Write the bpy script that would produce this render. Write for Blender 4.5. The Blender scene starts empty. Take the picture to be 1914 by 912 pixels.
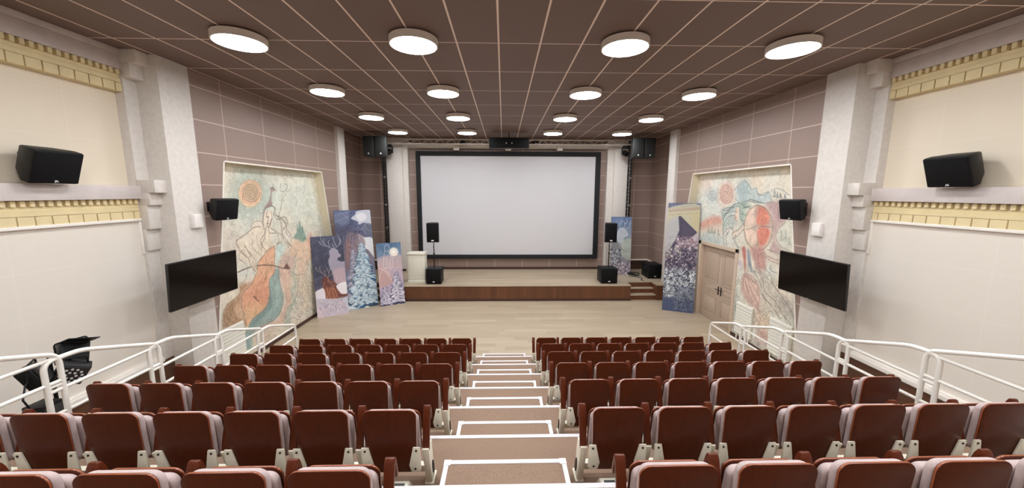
LAMP, EXPO = 50.0, 0.0
import bpy, bmesh, math, random
import numpy as np
from mathutils import Vector, Matrix, Euler
random.seed(7)
C = bpy.context.scene.collection
PI = math.pi
CAM = 3.754                     # eye height above the hall floor
def Z(r): return r + CAM
CX = 0.19                       # middle of the hall; both long walls mirror about it
def sx(s, d): return CX + s * d

# ------------------------------------------------------------------ materials
def lin(c):
    return tuple(((v/255)/12.92 if v/255 <= 0.04045 else ((v/255+0.055)/1.055)**2.4) for v in c)
MATS = {}
def new_mat(name):
    m = bpy.data.materials.new(name); m.use_nodes = True
    nt = m.node_tree; b = nt.nodes['Principled BSDF']
    MATS[name] = m
    return m, nt, b
def plain(name, rgb, rough=0.6, metal=0.0, noise=0.0, nscale=30, spec=0.5, bump=0.0):
    m, nt, b = new_mat(name)
    col = lin(rgb) + (1,)
    b.inputs['Roughness'].default_value = rough; b.inputs['Metallic'].default_value = metal
    b.inputs['Specular IOR Level'].default_value = spec
    b.inputs['Base Color'].default_value = col
    if noise or bump:
        tc = nt.nodes.new('ShaderNodeTexCoord'); n = nt.nodes.new('ShaderNodeTexNoise')
        n.inputs['Scale'].default_value = nscale; n.inputs['Detail'].default_value = 5
        nt.links.new(tc.outputs['Object'], n.inputs['Vector'])
        if noise:
            r = nt.nodes.new('ShaderNodeValToRGB')
            r.color_ramp.elements[0].position = 0.3; r.color_ramp.elements[1].position = 0.7
            r.color_ramp.elements[0].color = tuple(v*(1-noise) for v in col[:3]) + (1,)
            r.color_ramp.elements[1].color = tuple(min(1, v*(1+noise)) for v in col[:3]) + (1,)
            nt.links.new(n.outputs['Fac'], r.inputs['Fac']); nt.links.new(r.outputs['Color'], b.inputs['Base Color'])
        if bump:
            bp = nt.nodes.new('ShaderNodeBump'); bp.inputs['Strength'].default_value = bump; bp.inputs['Distance'].default_value = 0.004
            nt.links.new(n.outputs['Fac'], bp.inputs['Height']); nt.links.new(bp.outputs['Normal'], b.inputs['Normal'])
    return m
def emit(name, rgb, strength):
    m, nt, b = new_mat(name)
    b.inputs['Base Color'].default_value = lin(rgb) + (1,)
    b.inputs['Emission Color'].default_value = lin(rgb) + (1,)
    b.inputs['Emission Strength'].default_value = strength
    return m
class NB:
    "small node builder on world position"
    def __init__(s, nt): s.nt = nt
    def pos(s):
        g = s.nt.nodes.new('ShaderNodeNewGeometry'); x = s.nt.nodes.new('ShaderNodeSeparateXYZ')
        s.nt.links.new(g.outputs['Position'], x.inputs[0]); s.g = g
        return x.outputs
    def m(s, op, a, b=None, c=None):
        n = s.nt.nodes.new('ShaderNodeMath'); n.operation = op
        for i, v in enumerate((a, b, c)):
            if v is None: continue
            if isinstance(v, (int, float)): n.inputs[i].default_value = v
            else: s.nt.links.new(v, n.inputs[i])
        return n.outputs[0]
    def line(s, coord, origin, pitch, width):
        "1 inside a joint line of the given width"
        t = s.m('FRACT', s.m('ADD', s.m('DIVIDE', s.m('SUBTRACT', coord, origin), pitch), 0.5))
        d = s.m('MULTIPLY', s.m('ABSOLUTE', s.m('SUBTRACT', t, 0.5)), pitch)
        return s.m('LESS_THAN', d, width/2)
    def mix(s, f, a, b):
        n = s.nt.nodes.new('ShaderNodeMix'); n.data_type = 'RGBA'
        if isinstance(f, (int, float)): n.inputs[0].default_value = f
        else: s.nt.links.new(f, n.inputs[0])
        for i, v in ((6, a), (7, b)):
            if isinstance(v, tuple): n.inputs[i].default_value = v
            else: s.nt.links.new(v, n.inputs[i])
        return n.outputs[2]
    def noise(s, vec, scale, detail=4, dist=0.0):
        n = s.nt.nodes.new('ShaderNodeTexNoise'); n.inputs['Scale'].default_value = scale
        n.inputs['Detail'].default_value = detail; n.inputs['Distortion'].default_value = dist
        s.nt.links.new(vec, n.inputs['Vector']); return n.outputs['Fac']
    def comb(s, x, y, z):
        n = s.nt.nodes.new('ShaderNodeCombineXYZ')
        for i, v in enumerate((x, y, z)):
            if isinstance(v, (int, float)): n.inputs[i].default_value = v
            else: s.nt.links.new(v, n.inputs[i])
        return n.outputs[0]
    def cell(s, coord, origin, pitch):
        return s.m('FLOOR', s.m('DIVIDE', s.m('SUBTRACT', coord, origin), pitch))
    def white(s, vec):
        n = s.nt.nodes.new('ShaderNodeTexWhiteNoise'); n.noise_dimensions = '3D'
        s.nt.links.new(vec, n.inputs['Vector']); return n.outputs['Value']
def grid_mat(name, rgb, grout, lines, rough=0.5, var=0.06):
    "panels with joint lines; lines = [(axis, origin, pitch, width)]"
    m, nt, b = new_mat(name); nb = NB(nt); p = nb.pos()
    f = None; cells = [0, 0, 0]
    for ax, o, pi_, w in lines:
        l = nb.line(p[ax], o, pi_, w); f = l if f is None else nb.m('MAXIMUM', f, l)
        cells[ax] = nb.cell(p[ax], o, pi_)
    wn = nb.white(nb.comb(*cells)); nz = nb.noise(nb.g.outputs['Position'], 3.0, 3)
    base = lin(rgb)
    k = nb.m('ADD', nb.m('MULTIPLY', wn, var), nb.m('MULTIPLY', nz, var))
    col = nb.mix(k, tuple(v*(1-var) for v in base)+(1,), tuple(min(1, v*(1+6*var)) for v in base)+(1,))
    nt.links.new(nb.mix(f, col, lin(grout)+(1,)), b.inputs['Base Color'])
    b.inputs['Roughness'].default_value = rough
    return m
def wood_planks(name, c0, c1, along, across, pitch, length, rough, joint=None, grain=0.5):
    "boards of the given width running along one axis; 0=x 1=y 2=z"
    m, nt, b = new_mat(name); nb = NB(nt); p = nb.pos()
    row = nb.cell(p[across], 0, pitch)
    off = nb.m('MULTIPLY', nb.white(nb.comb(row, 3.1, 7.7)), length)
    col_i = nb.m('FLOOR', nb.m('DIVIDE', nb.m('ADD', p[along], off), length))
    tone = nb.white(nb.comb(row, col_i, 1.3))
    v = [0, 0, 0]
    v[along] = nb.m('MULTIPLY', p[along], 1.2); v[across] = nb.m('MULTIPLY', p[across], 22.0)
    other = 3 - along - across; v[other] = nb.m('MULTIPLY', p[other], 22.0)
    v[along] = nb.m('ADD', v[along], nb.m('MULTIPLY', tone, 40.0))
    g = nb.noise(nb.comb(*v), 1.0, 6, 0.6)
    k = nb.m('ADD', nb.m('MULTIPLY', tone, 1-grain), nb.m('MULTIPLY', g, grain))
    col = nb.mix(k, lin(c0)+(1,), lin(c1)+(1,))
    if joint:
        col = nb.mix(nb.line(p[across], 0, pitch, joint[1]), col, lin(joint[0])+(1,))
    nt.links.new(col, b.inputs['Base Color']); b.inputs['Roughness'].default_value = rough
    return m
def veneer(name, c0, c1, rough, scale=(9, 60, 1.6), spec=0.5):
    "wood grain in object space, stretched along z"
    m, nt, b = new_mat(name); nb = NB(nt)
    tc = nt.nodes.new('ShaderNodeTexCoord'); mp = nt.nodes.new('ShaderNodeMapping')
    mp.inputs['Scale'].default_value = scale
    nt.links.new(tc.outputs['Object'], mp.inputs['Vector'])
    g = nb.noise(mp.outputs[0], 2.2, 6, 1.2)
    nt.links.new(nb.mix(g, lin(c0)+(1,), lin(c1)+(1,)), b.inputs['Base Color'])
    b.inputs['Roughness'].default_value = rough; b.inputs['Specular IOR Level'].default_value = spec
    return m
def painted(name, rough=0.7):
    m, nt, b = new_mat(name)
    a = nt.nodes.new('ShaderNodeAttribute'); a.attribute_name = 'paint'
    nt.links.new(a.outputs['Color'], b.inputs['Base Color']); b.inputs['Roughness'].default_value = rough
    return m

# ------------------------------------------------------------------ mesh builder
class MB:
    def __init__(s): s.v = []; s.f = []; s.mi = []
    def add(s, vs, fs, mi=0):
        o = len(s.v); s.v += [tuple(map(float, v)) for v in vs]
        for f in fs: s.f.append([i+o for i in f]); s.mi.append(mi)
        return s
    def box(s, x0, x1, y0, y1, z0, z1, mi=0):
        x0, x1 = sorted((x0, x1)); y0, y1 = sorted((y0, y1)); z0, z1 = sorted((z0, z1))
        return s.add([(x0,y0,z0),(x1,y0,z0),(x1,y1,z0),(x0,y1,z0),(x0,y0,z1),(x1,y0,z1),(x1,y1,z1),(x0,y1,z1)],
                     [(0,3,2,1),(4,5,6,7),(0,1,5,4),(1,2,6,5),(2,3,7,6),(3,0,4,7)], mi)
    def hexa(s, a, b, mi=0):
        "frustum between two quads given in matching order"
        return s.add(list(a)+list(b), [(0,3,2,1),(4,5,6,7),(0,1,5,4),(1,2,6,5),(2,3,7,6),(3,0,4,7)], mi)
    def prism(s, poly, fn0, fn1, mi=0, side_mi=None):
        "outline extruded between two placements"
        n = len(poly); a = [fn0(*p) for p in poly]; b = [fn1(*p) for p in poly]
        o = len(s.v); s.v += [tuple(map(float, v)) for v in a+b]
        s.f.append([o+i for i in range(n)][::-1]); s.mi.append(mi)
        s.f.append([o+n+i for i in range(n)]); s.mi.append(mi)
        for i in range(n):
            j = (i+1) % n; s.f.append([o+i, o+j, o+n+j, o+n+i]); s.mi.append(mi if side_mi is None else side_mi)
        return s
    def cyl(s, p0, p1, r0, r1=None, n=16, mi=0):
        r1 = r0 if r1 is None else r1
        p0 = Vector(p0); p1 = Vector(p1); d = (p1-p0).normalized()
        u = d.orthogonal().normalized(); w = d.cross(u)
        a = [p0 + (u*math.cos(t)+w*math.sin(t))*r0 for t in [2*PI*i/n for i in range(n)]]
        b = [p1 + (u*math.cos(t)+w*math.sin(t))*r1 for t in [2*PI*i/n for i in range(n)]]
        return s.add(a+b, [tuple(range(n))[::-1], tuple(range(n, 2*n))]+[(i, (i+1)%n, n+(i+1)%n, n+i) for i in range(n)], mi)
    def tube(s, pts, r, n=10, mi=0, closed=False):
        P = [Vector(p) for p in pts]; rings = []
        ref = None
        for i, p in enumerate(P):
            a = P[i-1] if i else (P[-1] if closed else P[0]); b = P[i+1] if i+1 < len(P) else (P[0] if closed else P[-1])
            d = (b-a).normalized()
            if ref is None: ref = d.orthogonal().normalized()
            ref = (ref - d*ref.dot(d)); ref = ref.normalized() if ref.length > 1e-5 else d.orthogonal().normalized()
            w = d.cross(ref)
            rings.append([p + (ref*math.cos(t)+w*math.sin(t))*r for t in [2*PI*k/n for k in range(n)]])
        vs = [v for ring in rings for v in ring]; fs = []
        m = len(P)
        for i in range(m if closed else m-1):
            j = (i+1) % m
            for k in range(n):
                fs.append((i*n+k, i*n+(k+1)%n, j*n+(k+1)%n, j*n+k))
        if not closed:
            fs += [tuple(range(n))[::-1], tuple(range((m-1)*n, m*n))]
        return s.add(vs, fs, mi)
    def build(s, name, mats, parent=None, bevel=0, seg=2, smooth=False, origin=None, xf=None):
        me = bpy.data.meshes.new(name)
        o = origin or (0, 0, 0)
        vs = [Vector(v) for v in s.v]
        if xf: vs = [xf @ v for v in vs]
        me.from_pydata([(v[0]-o[0], v[1]-o[1], v[2]-o[2]) for v in vs], [], s.f)
        for m in (mats if isinstance(mats, (list, tuple)) else [mats]): me.materials.append(MATS[m])
        me.polygons.foreach_set('material_index', s.mi)
        bm = bmesh.new(); bm.from_mesh(me)
        bmesh.ops.recalc_face_normals(bm, faces=bm.faces)
        if bevel:
            es = [e for e in bm.edges if len(e.link_faces) == 2 and e.calc_face_angle(0) > 0.6]
            bmesh.ops.bevel(bm, geom=es, offset=bevel, segments=seg, profile=0.5, affect='EDGES', clamp_overlap=True)
        bm.to_mesh(me); bm.free()
        if smooth or bevel:
            me.polygons.foreach_set('use_smooth', [True]*len(me.polygons))
            me.set_sharp_from_angle(angle=math.radians(40))
        ob = bpy.data.objects.new(name, me); C.objects.link(ob)
        if parent: ob.parent = parent
        return ob
def tag(o, label, cat, group=None, kind=None):
    if label: o['label'] = label
    if cat: o['category'] = cat
    if group: o['group'] = group
    if kind: o['kind'] = kind
    return o
def thing(name, label, cat, loc=(0,0,0), group=None, rot=(0,0,0)):
    o = bpy.data.objects.new(name, None); C.objects.link(o)
    o.location = loc; o.rotation_euler = rot; o.empty_display_size = 0.1
    return tag(o, label, cat, group)
def struct(o):
    o['kind'] = 'structure'; return o
def copy_tree(o, parent=None):
    c = o.copy(); C.objects.link(c); c.parent = parent
    for ch in o.children: copy_tree(ch, c)
    return c
def rrect(x0, x1, z0, z1, r, n=5, corners=(1,1,1,1)):
    "rounded rectangle outline: bl, br, tr, tl radii switched by corners"
    out = []
    for (cx, cz, a0, on, px, pz) in ((x0+r, z0+r, PI, corners[0], x0, z0), (x1-r, z0+r, 1.5*PI, corners[1], x1, z0), (x1-r, z1-r, 0, corners[2], x1, z1), (x0+r, z1-r, .5*PI, corners[3], x0, z1)):
        if on: out += [(cx+r*math.cos(a0+.5*PI*i/n), cz+r*math.sin(a0+.5*PI*i/n)) for i in range(n+1)]
        else: out.append((px, pz))
    return out
def arc3(pts, r, n=6):
    "polyline with its inner corners rounded"
    P = [Vector(p) for p in pts]; out = [P[0]]
    for i in range(1, len(P)-1):
        a = (P[i-1]-P[i]); b = (P[i+1]-P[i]); ra = min(r, a.length*.49, b.length*.49)
        A = P[i]+a.normalized()*ra; B = P[i]+b.normalized()*ra
        for k in range(n+1):
            t = k/n; out.append(A*(1-t)**2 + P[i]*2*t*(1-t) + B*t*t)
    out.append(P[-1]); return out
def text_mesh(name, body, size, mat, parent, loc, rot):
    cu = bpy.data.curves.new(name, 'FONT'); cu.body = body; cu.size = size; cu.extrude = 0.0008
    cu.align_x = 'CENTER'; cu.align_y = 'CENTER'
    t = bpy.data.objects.new(name+'_source', cu); C.objects.link(t)
    bpy.context.view_layer.update()
    me = bpy.data.meshes.new_from_object(t.evaluated_get(bpy.context.evaluated_depsgraph_get()))
    bpy.data.objects.remove(t); me.name = name
    me.materials.clear(); me.materials.append(MATS[mat])
    o = bpy.data.objects.new(name, me); C.objects.link(o)
    o.parent = parent; o.location = loc; o.rotation_euler = rot
    return o

# material set
grid_mat('ceiling_panels', (116, 95, 86), (238, 218, 204), [(0, -0.069, 0.6, 0.025), (1, 4.266, 1.218, 0.018)], 0.6, 0.05)
grid_mat('brown_panels_side', (150, 128, 118), (214, 192, 178), [(1, 7.456, 1.2, 0.012), (2, 5.622, 0.58, 0.014)], 0.5, 0.05)
grid_mat('brown_panels_back', (150, 128, 118), (214, 192, 178), [(0, 0.79, 1.155, 0.016), (2, 5.622, 0.58, 0.016)], 0.5, 0.05)
grid_mat('cream_panels', (228, 216, 195), (232, 221, 202), [(1, 5.184, 1.2, 0.008), (2, 4.484, 0.6, 0.008)], 0.7, 0.02)
grid_mat('white_panels', (228, 220, 209), (233, 225, 215), [(1, 4.3, 1.9, 0.006), (2, 2.76, 0.62, 0.008)], 0.7, 0.015)
plain('grey_plaster', (216, 210, 203), 0.75, noise=0.06, nscale=14, bump=0.12)
plain('beam_plaster', (206, 196, 192), 0.75, noise=0.06, nscale=5)
plain('yellow_plaster', (222, 205, 160), 0.75, noise=0.05, nscale=6)
plain('niche_cream', (224, 214, 188), 0.7)
plain('white_trim', (240, 234, 226), 0.5)
plain('dark_baseboard', (64, 40, 30), 0.45, noise=0.15, nscale=8)
wood_planks('laminate', (152, 135, 112), (190, 174, 151), 0, 1, 0.19, 1.3, 0.38, ((150, 132, 112), 0.004), 0.6)
wood_planks('stage_boards', (84, 50, 30), (112, 70, 44), 2, 0, 0.115, 5.0, 0.4, ((70, 38, 22), 0.005), 0.4)
wood_planks('dado_boards', (82, 52, 36), (100, 66, 46), 2, 1, 0.6, 6.0, 0.45, ((48, 30, 22), 0.006), 0.5)
wood_planks('dado_boards_back', (60, 40, 30), (76, 52, 38), 2, 0, 0.6, 6.0, 0.45, ((40, 26, 20), 0.006), 0.5)
plain('carpet', (142, 119, 102), 0.95, noise=0.28, nscale=160, spec=0.1, bump=0.5)
plain('white_edging', (226, 222, 224), 0.45)
veneer('mahogany', (66, 25, 9), (92, 39, 15), 0.34, spec=0.22)
plain('mahogany_edge', (150, 84, 54), 0.25, noise=0.15, nscale=20)
veneer('arm_wood', (76, 28, 10), (102, 44, 19), 0.3, spec=0.3)
plain('seat_fabric', (190, 172, 169), 0.9, noise=0.10, nscale=220, spec=0.15, bump=0.25)
plain('cream_metal', (232, 227, 208), 0.45)
plain('black_screw', (22, 20, 20), 0.5)
plain('black_plastic', (17, 17, 18), 0.5, noise=0.1, nscale=60, spec=0.3)
plain('black_grille', (10, 10, 12), 0.7, noise=0.25, nscale=300, bump=0.3, spec=0.2)
plain('dark_grey', (52, 50, 50), 0.5)
plain('hung_grille', (27, 29, 29), 0.6, noise=0.12, nscale=250)
plain('screen_white', (206, 205, 208), 0.85)
plain('screen_border', (20, 21, 24), 0.8)
plain('tv_glass', (9, 6, 7), 0.16, spec=0.3)
plain('tv_bezel', (22, 20, 22), 0.35)
plain('rail_white', (240, 236, 228), 0.35)
plain('steel', (176, 172, 168), 0.4, metal=0.6)
plain('truss_steel', (205, 196, 186), 0.45, metal=0.1)
plain('badge_white', (225, 225, 225), 0.4)
plain('lamp_rim', (222, 214, 206), 0.5)
plain('podium_cream', (224, 220, 206), 0.6, noise=0.03, nscale=5)
veneer('door_wood', (170, 150, 133), (192, 172, 153), 0.5, (30, 30, 1.2))
plain('door_frame', (200, 180, 160), 0.5)
plain('door_groove', (150, 126, 108), 0.6)
plain('box_white', (236, 230, 226), 0.5)
plain('grille_white', (232, 230, 220), 0.5)
plain('board_edge', (40, 42, 54), 0.6)
plain('yellow_cable', (190, 200, 60), 0.5)
plain('led_lens', (236, 238, 240), 0.2)
painted('mural_paint', 0.75); painted('board_print', 0.45)
emit('lamp_glow', (250, 252, 255), LAMP)
# ------------------------------------------------------------------ hall shell
CEIL = 5.876; BACK = 14.85; REAR = -2.0; STAGE = 0.554; FRONT = 12.12
DF, DB, DM, DW, DU = 5.63, 5.72, 5.94, 6.03, 6.12     # pillar face, brown wall, mural, lower wall, upper wall (distance from the middle)
NICHE = [(6.6, 0.0), (12.0, 0.0), (11.18, 4.339), (7.37, 4.339)]   # y, z outline of the mural recess
o = MB().box(-6.6, 7.0, REAR, BACK, -0.1, 0).build('floor', 'laminate'); struct(o)
o = MB().box(-6.6, 7.0, REAR, BACK, CEIL, CEIL+0.1).build('ceiling', 'ceiling_panels'); struct(o)
o = MB().box(-6.6, 7.0, BACK, BACK+0.1, 0, CEIL).build('wall_back', 'brown_panels_back'); struct(o)
o = MB().box(-6.6, 7.0, REAR-0.1, REAR, 0, CEIL).build('wall_rear', 'white_panels'); struct(o)
DOOR = (9.14, 10.78, 2.215)     # y range and head height of the doorway in the right wall
for s, side in ((-1, 'left'), (1, 'right')):
    X = lambda d: sx(s, d)
    w = MB()
    def P(d): return lambda y, z: (X(d), y, z)
    for poly in ([(6.2, 0), (6.6, 0), (7.37, 4.339), (7.37, CEIL), (6.2, CEIL)],
                 [(7.37, 4.339), (11.18, 4.339), (11.18, CEIL), (7.37, CEIL)],
                 [(12.0, 0), (12.3, 0), (12.3, CEIL), (11.18, CEIL), (11.18, 4.339)]):
        w.prism(poly, P(DB), P(DM+0.03), 0, 1)
    w.box(X(DM+0.01), X(6.3), 12.3, BACK, 0, CEIL)
    w.box(X(6.3), X(6.4), REAR, BACK, 0, CEIL, 2)
    w.box(X(DU), X(6.3), REAR, 6.1, 3.60, CEIL, 2)
    w.box(X(DW), X(6.3), REAR, 6.1, 0, 3.62, 3)
    wall = struct(w.build('wall_'+side, ['brown_panels_side', 'niche_cream', 'cream_panels', 'white_panels']))
    # white edge round the mural recess
    e = MB()
    for (a, b) in ((NICHE[0], NICHE[3]), (NICHE[3], NICHE[2]), (NICHE[2], NICHE[1])):
        dv = Vector((b[0]-a[0], b[1]-a[1])).normalized(); nrm = Vector((-dv.y, dv.x))*0.028
        if a == NICHE[0]: a = (a[0]+0.05*dv.x, a[1]+0.05*dv.y)
        q = [a, b, (b[0]+nrm.x, b[1]+nrm.y), (a[0]+nrm.x, a[1]+nrm.y)]
        e.prism(q, P(DB-0.012), P(DB+0.005))
    struct(e.build('trim_1' if s < 0 else 'trim_2', 'white_trim'))
    # pillars
    p = MB().box(X(DF), X(6.35), 6.07, 6.65, 0, CEIL).box(X(5.98), X(6.35), 5.87, 6.08, 0, CEIL)
    struct(p.build('pillar_front_'+side, 'grey_plaster', bevel=0.006))
    p = MB().box(X(5.61), X(6.0), 12.19, 12.7, 0, CEIL)
    struct(p.build('pillar_stage_'+side, 'grey_plaster', bevel=0.006))
    # stepped corbels on the pilaster
    c = MB()
    for dd, z0, z1 in ((5.745, 5.684, CEIL), (5.85, 5.472, 5.684), (5.715, 3.734, 3.935), (5.82, 3.536, 3.734), (5.875, 3.15, 3.536), (5.94, 2.80, 3.15)):
        c.box(X(dd), X(6.0), 5.868, 6.072, z0, z1)
    struct(c.build('corbel_'+side, 'grey_plaster', bevel=0.004))
    # cornice under the ceiling and ledge with its frieze
    n = MB().box(X(5.99), X(6.13), REAR, 5.872, Z(1.828), Z(2.036)).box(X(5.975), X(6.13), REAR, 5.872, Z(2.04), CEIL)
    n.box(X(5.94), X(6.13), REAR, 5.872, Z(-0.115), Z(0.09))
    struct(n.build('trim_3' if s < 0 else 'trim_4', 'beam_plaster', bevel=0.004))
    y = MB()
    for top, bw in ((1.828, True), (-0.115, False)):
        dz = (lambda r: Z(top - r))
        y.box(X(6.05), X(6.13), REAR, 5.866, dz(0), dz(0.08)); y.box(X(6.015), X(6.13), REAR, 5.866, dz(0.078), dz(0.133)); y.box(X(6.005), X(6.13), REAR, 5.866, dz(0.133), dz(0.196))
        k = 0
        while 5.85 - 0.09*k > 1.2:
            y.box(X(5.985), X(6.06), 5.85-0.09*k, 5.85-0.09*k-0.05, dz(0.006), dz(0.078)); k += 1
        k = 0; yy = 5.866
        hb = 0.125 if bw else 0.115
        while yy > 1.2:
            w_ = 0.085 if k == 0 else 0.158
            y.box(X(6.0), X(6.13), yy, yy-w_, dz(0.2), dz(0.2+hb)); yy -= w_+0.013; k += 1
        y.box(X(6.05), X(6.13), REAR, 5.866, dz(0.196), dz(0.21+hb*0.9))
    struct(y.build('trim_5' if s < 0 else 'trim_6', 'yellow_plaster', bevel=0.003, seg=1))
    r = MB().box(X(5.985), X(6.1), REAR, 5.868, Z(-0.465), Z(-0.425)).box(X(6.0), X(6.1), 5.835, 5.868, 2.75, Z(-0.42))
    r.box(X(5.93), X(6.1), REAR, 5.868, 0.905, 0.975).box(X(5.96), X(6.1), REAR, 5.868, 0.975, 1.0)
    struct(r.build('trim_7' if s < 0 else 'trim_8', 'white_trim', bevel=0.004))
    struct(MB().box(X(5.965), X(6.1), REAR, 6.066, 0, 0.905).build('wainscot_'+side, 'dado_boards'))
    # recess beside the stage
    q = MB().box(X(5.915), X(6.0), 12.7, BACK, STAGE, 0.93)
    struct(q.build('wainscot_stage_'+side, 'dado_boards'))
    xi = -4.66 if s < 0 else 5.08
    q = MB().box(xi, X(5.92), BACK-0.035, BACK, STAGE, 0.93)
    struct(q.build('wainscot_back_'+side, 'dado_boards_back'))
    q = MB().box(X(5.90), X(6.0), 12.7, BACK, 0.93, 0.975).box(xi, X(5.90), BACK-0.05, BACK, 0.93, 0.975)
    struct(q.build('trim_9' if s < 0 else 'trim_10', 'white_trim'))
    # white pillars either side of the screen
    m0, m1, t0 = ((-4.66, -4.0, -3.80), (5.08, 4.44, 4.19))[s > 0]
    q = MB().box(m0, m1, 14.5, BACK, STAGE, CEIL).box(m1, t0, 14.62, BACK, STAGE, CEIL)
    q.box(m1, t0+0.01, 14.56, 14.7, Z(1.70), Z(1.88))
    struct(q.build('pillar_back_'+side, 'grey_plaster', bevel=0.006))
    bb = MB().box(X(DM-0.035), X(DM), 6.65, 12.0, 0, 0.085) if s < 0 else MB().box(X(DM-0.035), X(DM), 6.65, DOOR[0]-0.1, 0, 0.085)
    bb.box(X(5.6), X(5.72), 12.15, 12.19, 0, 0.085)
    struct(bb.build('baseboard_'+side, 'dark_baseboard'))
q = MB().box(-3.8, 4.19, 14.62, BACK, Z(1.745), Z(1.875))
for xx in (-1.86, 0.19, 2.24): q.box(xx-0.11, xx+0.11, 14.5, 14.63, Z(1.66), Z(1.90))
struct(q.build('beam_back', 'grey_plaster', bevel=0.004))
q = MB().box(-4.7, 5.1, 14.47, 14.5, STAGE, STAGE+0.09).box(-3.99, 4.43, BACK-0.03, BACK, STAGE, STAGE+0.09)
q2 = MB().box(-4.0, 4.44, BACK-0.03, BACK, STAGE, STAGE+0.09).box(-4.68, -3.99, 14.475, 14.5, STAGE, STAGE+0.09).box(4.43, 5.1, 14.475, 14.5, STAGE, STAGE+0.09)
struct(q2.build('baseboard_back', 'dark_baseboard'))

# ------------------------------------------------------------------ stage with its steps
st = MB(); L0, R0 = CX-4.28, CX+4.28
st.box(L0, R0, FRONT, BACK, 0, STAGE-0.03)
for s in (-1, 1):
    X = lambda d: sx(s, d)
    st.box(X(4.28), X(5.22), 12.63, BACK, 0, STAGE-0.03); st.box(X(5.22), X(5.94), 12.2 if s < 0 else 12.15, BACK, 0, STAGE-0.03)
stage = struct(st.build('stage', 'stage_boards'))
tp = MB().box(L0-0.01, R0+0.01, FRONT-0.02, BACK, STAGE-0.03, STAGE)
for s in (-1, 1):
    X = lambda d: sx(s, d)
    tp.box(X(4.29), X(5.22), 12.61, BACK, STAGE-0.03, STAGE); tp.box(X(5.22), X(5.93), 12.13, 12.19, STAGE-0.03, STAGE); tp.box(X(5.22), X(5.60), 12.19, 12.7, STAGE-0.03, STAGE); tp.box(X(5.22), X(5.93), 12.7, BACK, STAGE-0.03, STAGE)
tp.build('stage_deck', 'laminate', stage)
kb = MB().box(L0-0.005, R0+0.005, FRONT-0.015, FRONT, 0, 0.075).build('kick_board', 'dark_baseboard', stage)
for s in (-1, 1):
    X = lambda d: sx(s, d)
    t = MB().box(X(4.28), X(5.22), 12.20, 12.64, 0, 0.155).box(X(4.28), X(5.22), 12.44, 12.64, 0.155, 0.335)
    stp = t.build('stage_steps', 'stage_boards', stage)
    t = MB().box(X(4.28), X(5.22), 12.18, 12.64, 0.155, 0.187).box(X(4.28), X(5.22), 12.42, 12.64, 0.335, 0.367)
    t.build('tread', 'laminate', stp, bevel=0.004)

# ------------------------------------------------------------------ raked seating floor
RISE, PITCH, Y0 = 0.2532, 0.8533, 7.305
PL, PR = -4.20, 4.30
def edge_y(k): return Y0 - PITCH*k
def plat_z(y):
    k = math.floor((Y0 - y)/PITCH) if y <= Y0 else -1
    return RISE*(k+1) if y <= Y0 else 0.0
NP = 11
prof = [(Y0, 0)]
for k in range(NP):
    prof.append((edge_y(k), RISE*(k+1)))
    prof.append((edge_y(k+1), RISE*(k+1)))
prof.append((edge_y(NP), 0))
m = MB(); n = len(prof)
m.prism(prof, lambda y, z: (PL, y, z), lambda y, z: (PR, y, z))
rake = struct(m.build('floor_raked', 'carpet'))
SW = 0.4745
for k in range(9):
    y, z = edge_y(k), RISE*(k+1)
    e = MB().box(PL if k else -0.62, PR if k else 0.64, y-0.035, y+0.006, z-0.03, z+0.005)
    e.build('nosing', 'white_edging', rake)
    hz = z - RISE/2; yf = 7.699-0.8547*k; zb = z - RISE
    stp = struct(MB().box(0.015-SW, 0.015+SW, y, yf, zb, hz).build('aisle_step', 'carpet'))
    w = 0.035
    e = MB().box(0.015-SW-0.004, 0.015+SW+0.004, yf-w, yf+0.005, hz-0.028, hz+0.005)
    for sg in (-1, 1):
        xo = 0.015+sg*(SW+0.004); e.box(xo, xo-sg*w, y, yf-w, hz-0.028, hz+0.005)
        e.box(xo-sg*0.05, xo+sg*0.003, yf-0.05, yf+0.008, hz-0.03, hz+0.008)
    e.build('edging', 'white_edging', stp)

# ------------------------------------------------------------------ ceiling lights
ROWS = [0.43, 2.88, 5.33, 7.79, 10.26, 12.72]
COLS = [-3.61, -1.245, 1.71, 4.11]
cname = ['far left', 'inner left', 'inner right', 'far right']
rname = ['behind the viewpoint', 'just overhead', 'nearest row', 'second row', 'third row', 'last row before the stage']
rim = MB().cyl((0,0,-0.105), (0,0,-0.02), 0.325, n=48)
rim.cyl((0,0,-0.03), (0,0,0), 0.10, n=24)
def make_light():
    t = thing('ceiling_light', 'x', 'ceiling light')
    a = MB()
    n = 48; ro, ri, z0, z1 = 0.328, 0.312, -0.112, -0.02
    ring = lambda r, z: [(r*math.cos(2*PI*i/n), r*math.sin(2*PI*i/n), z) for i in range(n)]
    a.add(ring(ro, z0)+ring(ro, z1)+ring(ri, z0)+ring(ri, z1-0.005),
          [(i, (i+1)%n, n+(i+1)%n, n+i) for i in range(n)]+[(2*n+i, 3*n+i, 3*n+(i+1)%n, 2*n+(i+1)%n) for i in range(n)]+
          [(i, 2*n+i, 2*n+(i+1)%n, (i+1)%n) for i in range(n)]+[tuple(range(n, 2*n)), tuple(range(3*n, 4*n))[::-1]])
    a.build('housing', 'lamp_rim', t, smooth=True)
    MB().cyl((0,0,-0.106), (0,0,-0.09), 0.311, n=48).build('diffuser', 'lamp_glow', t, smooth=True)
    MB().cyl((0,0,-0.02), (0,0,0), 0.14, n=32).build('mounting_plate', 'lamp_rim', t, smooth=True)
    return t
proto = None
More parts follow.
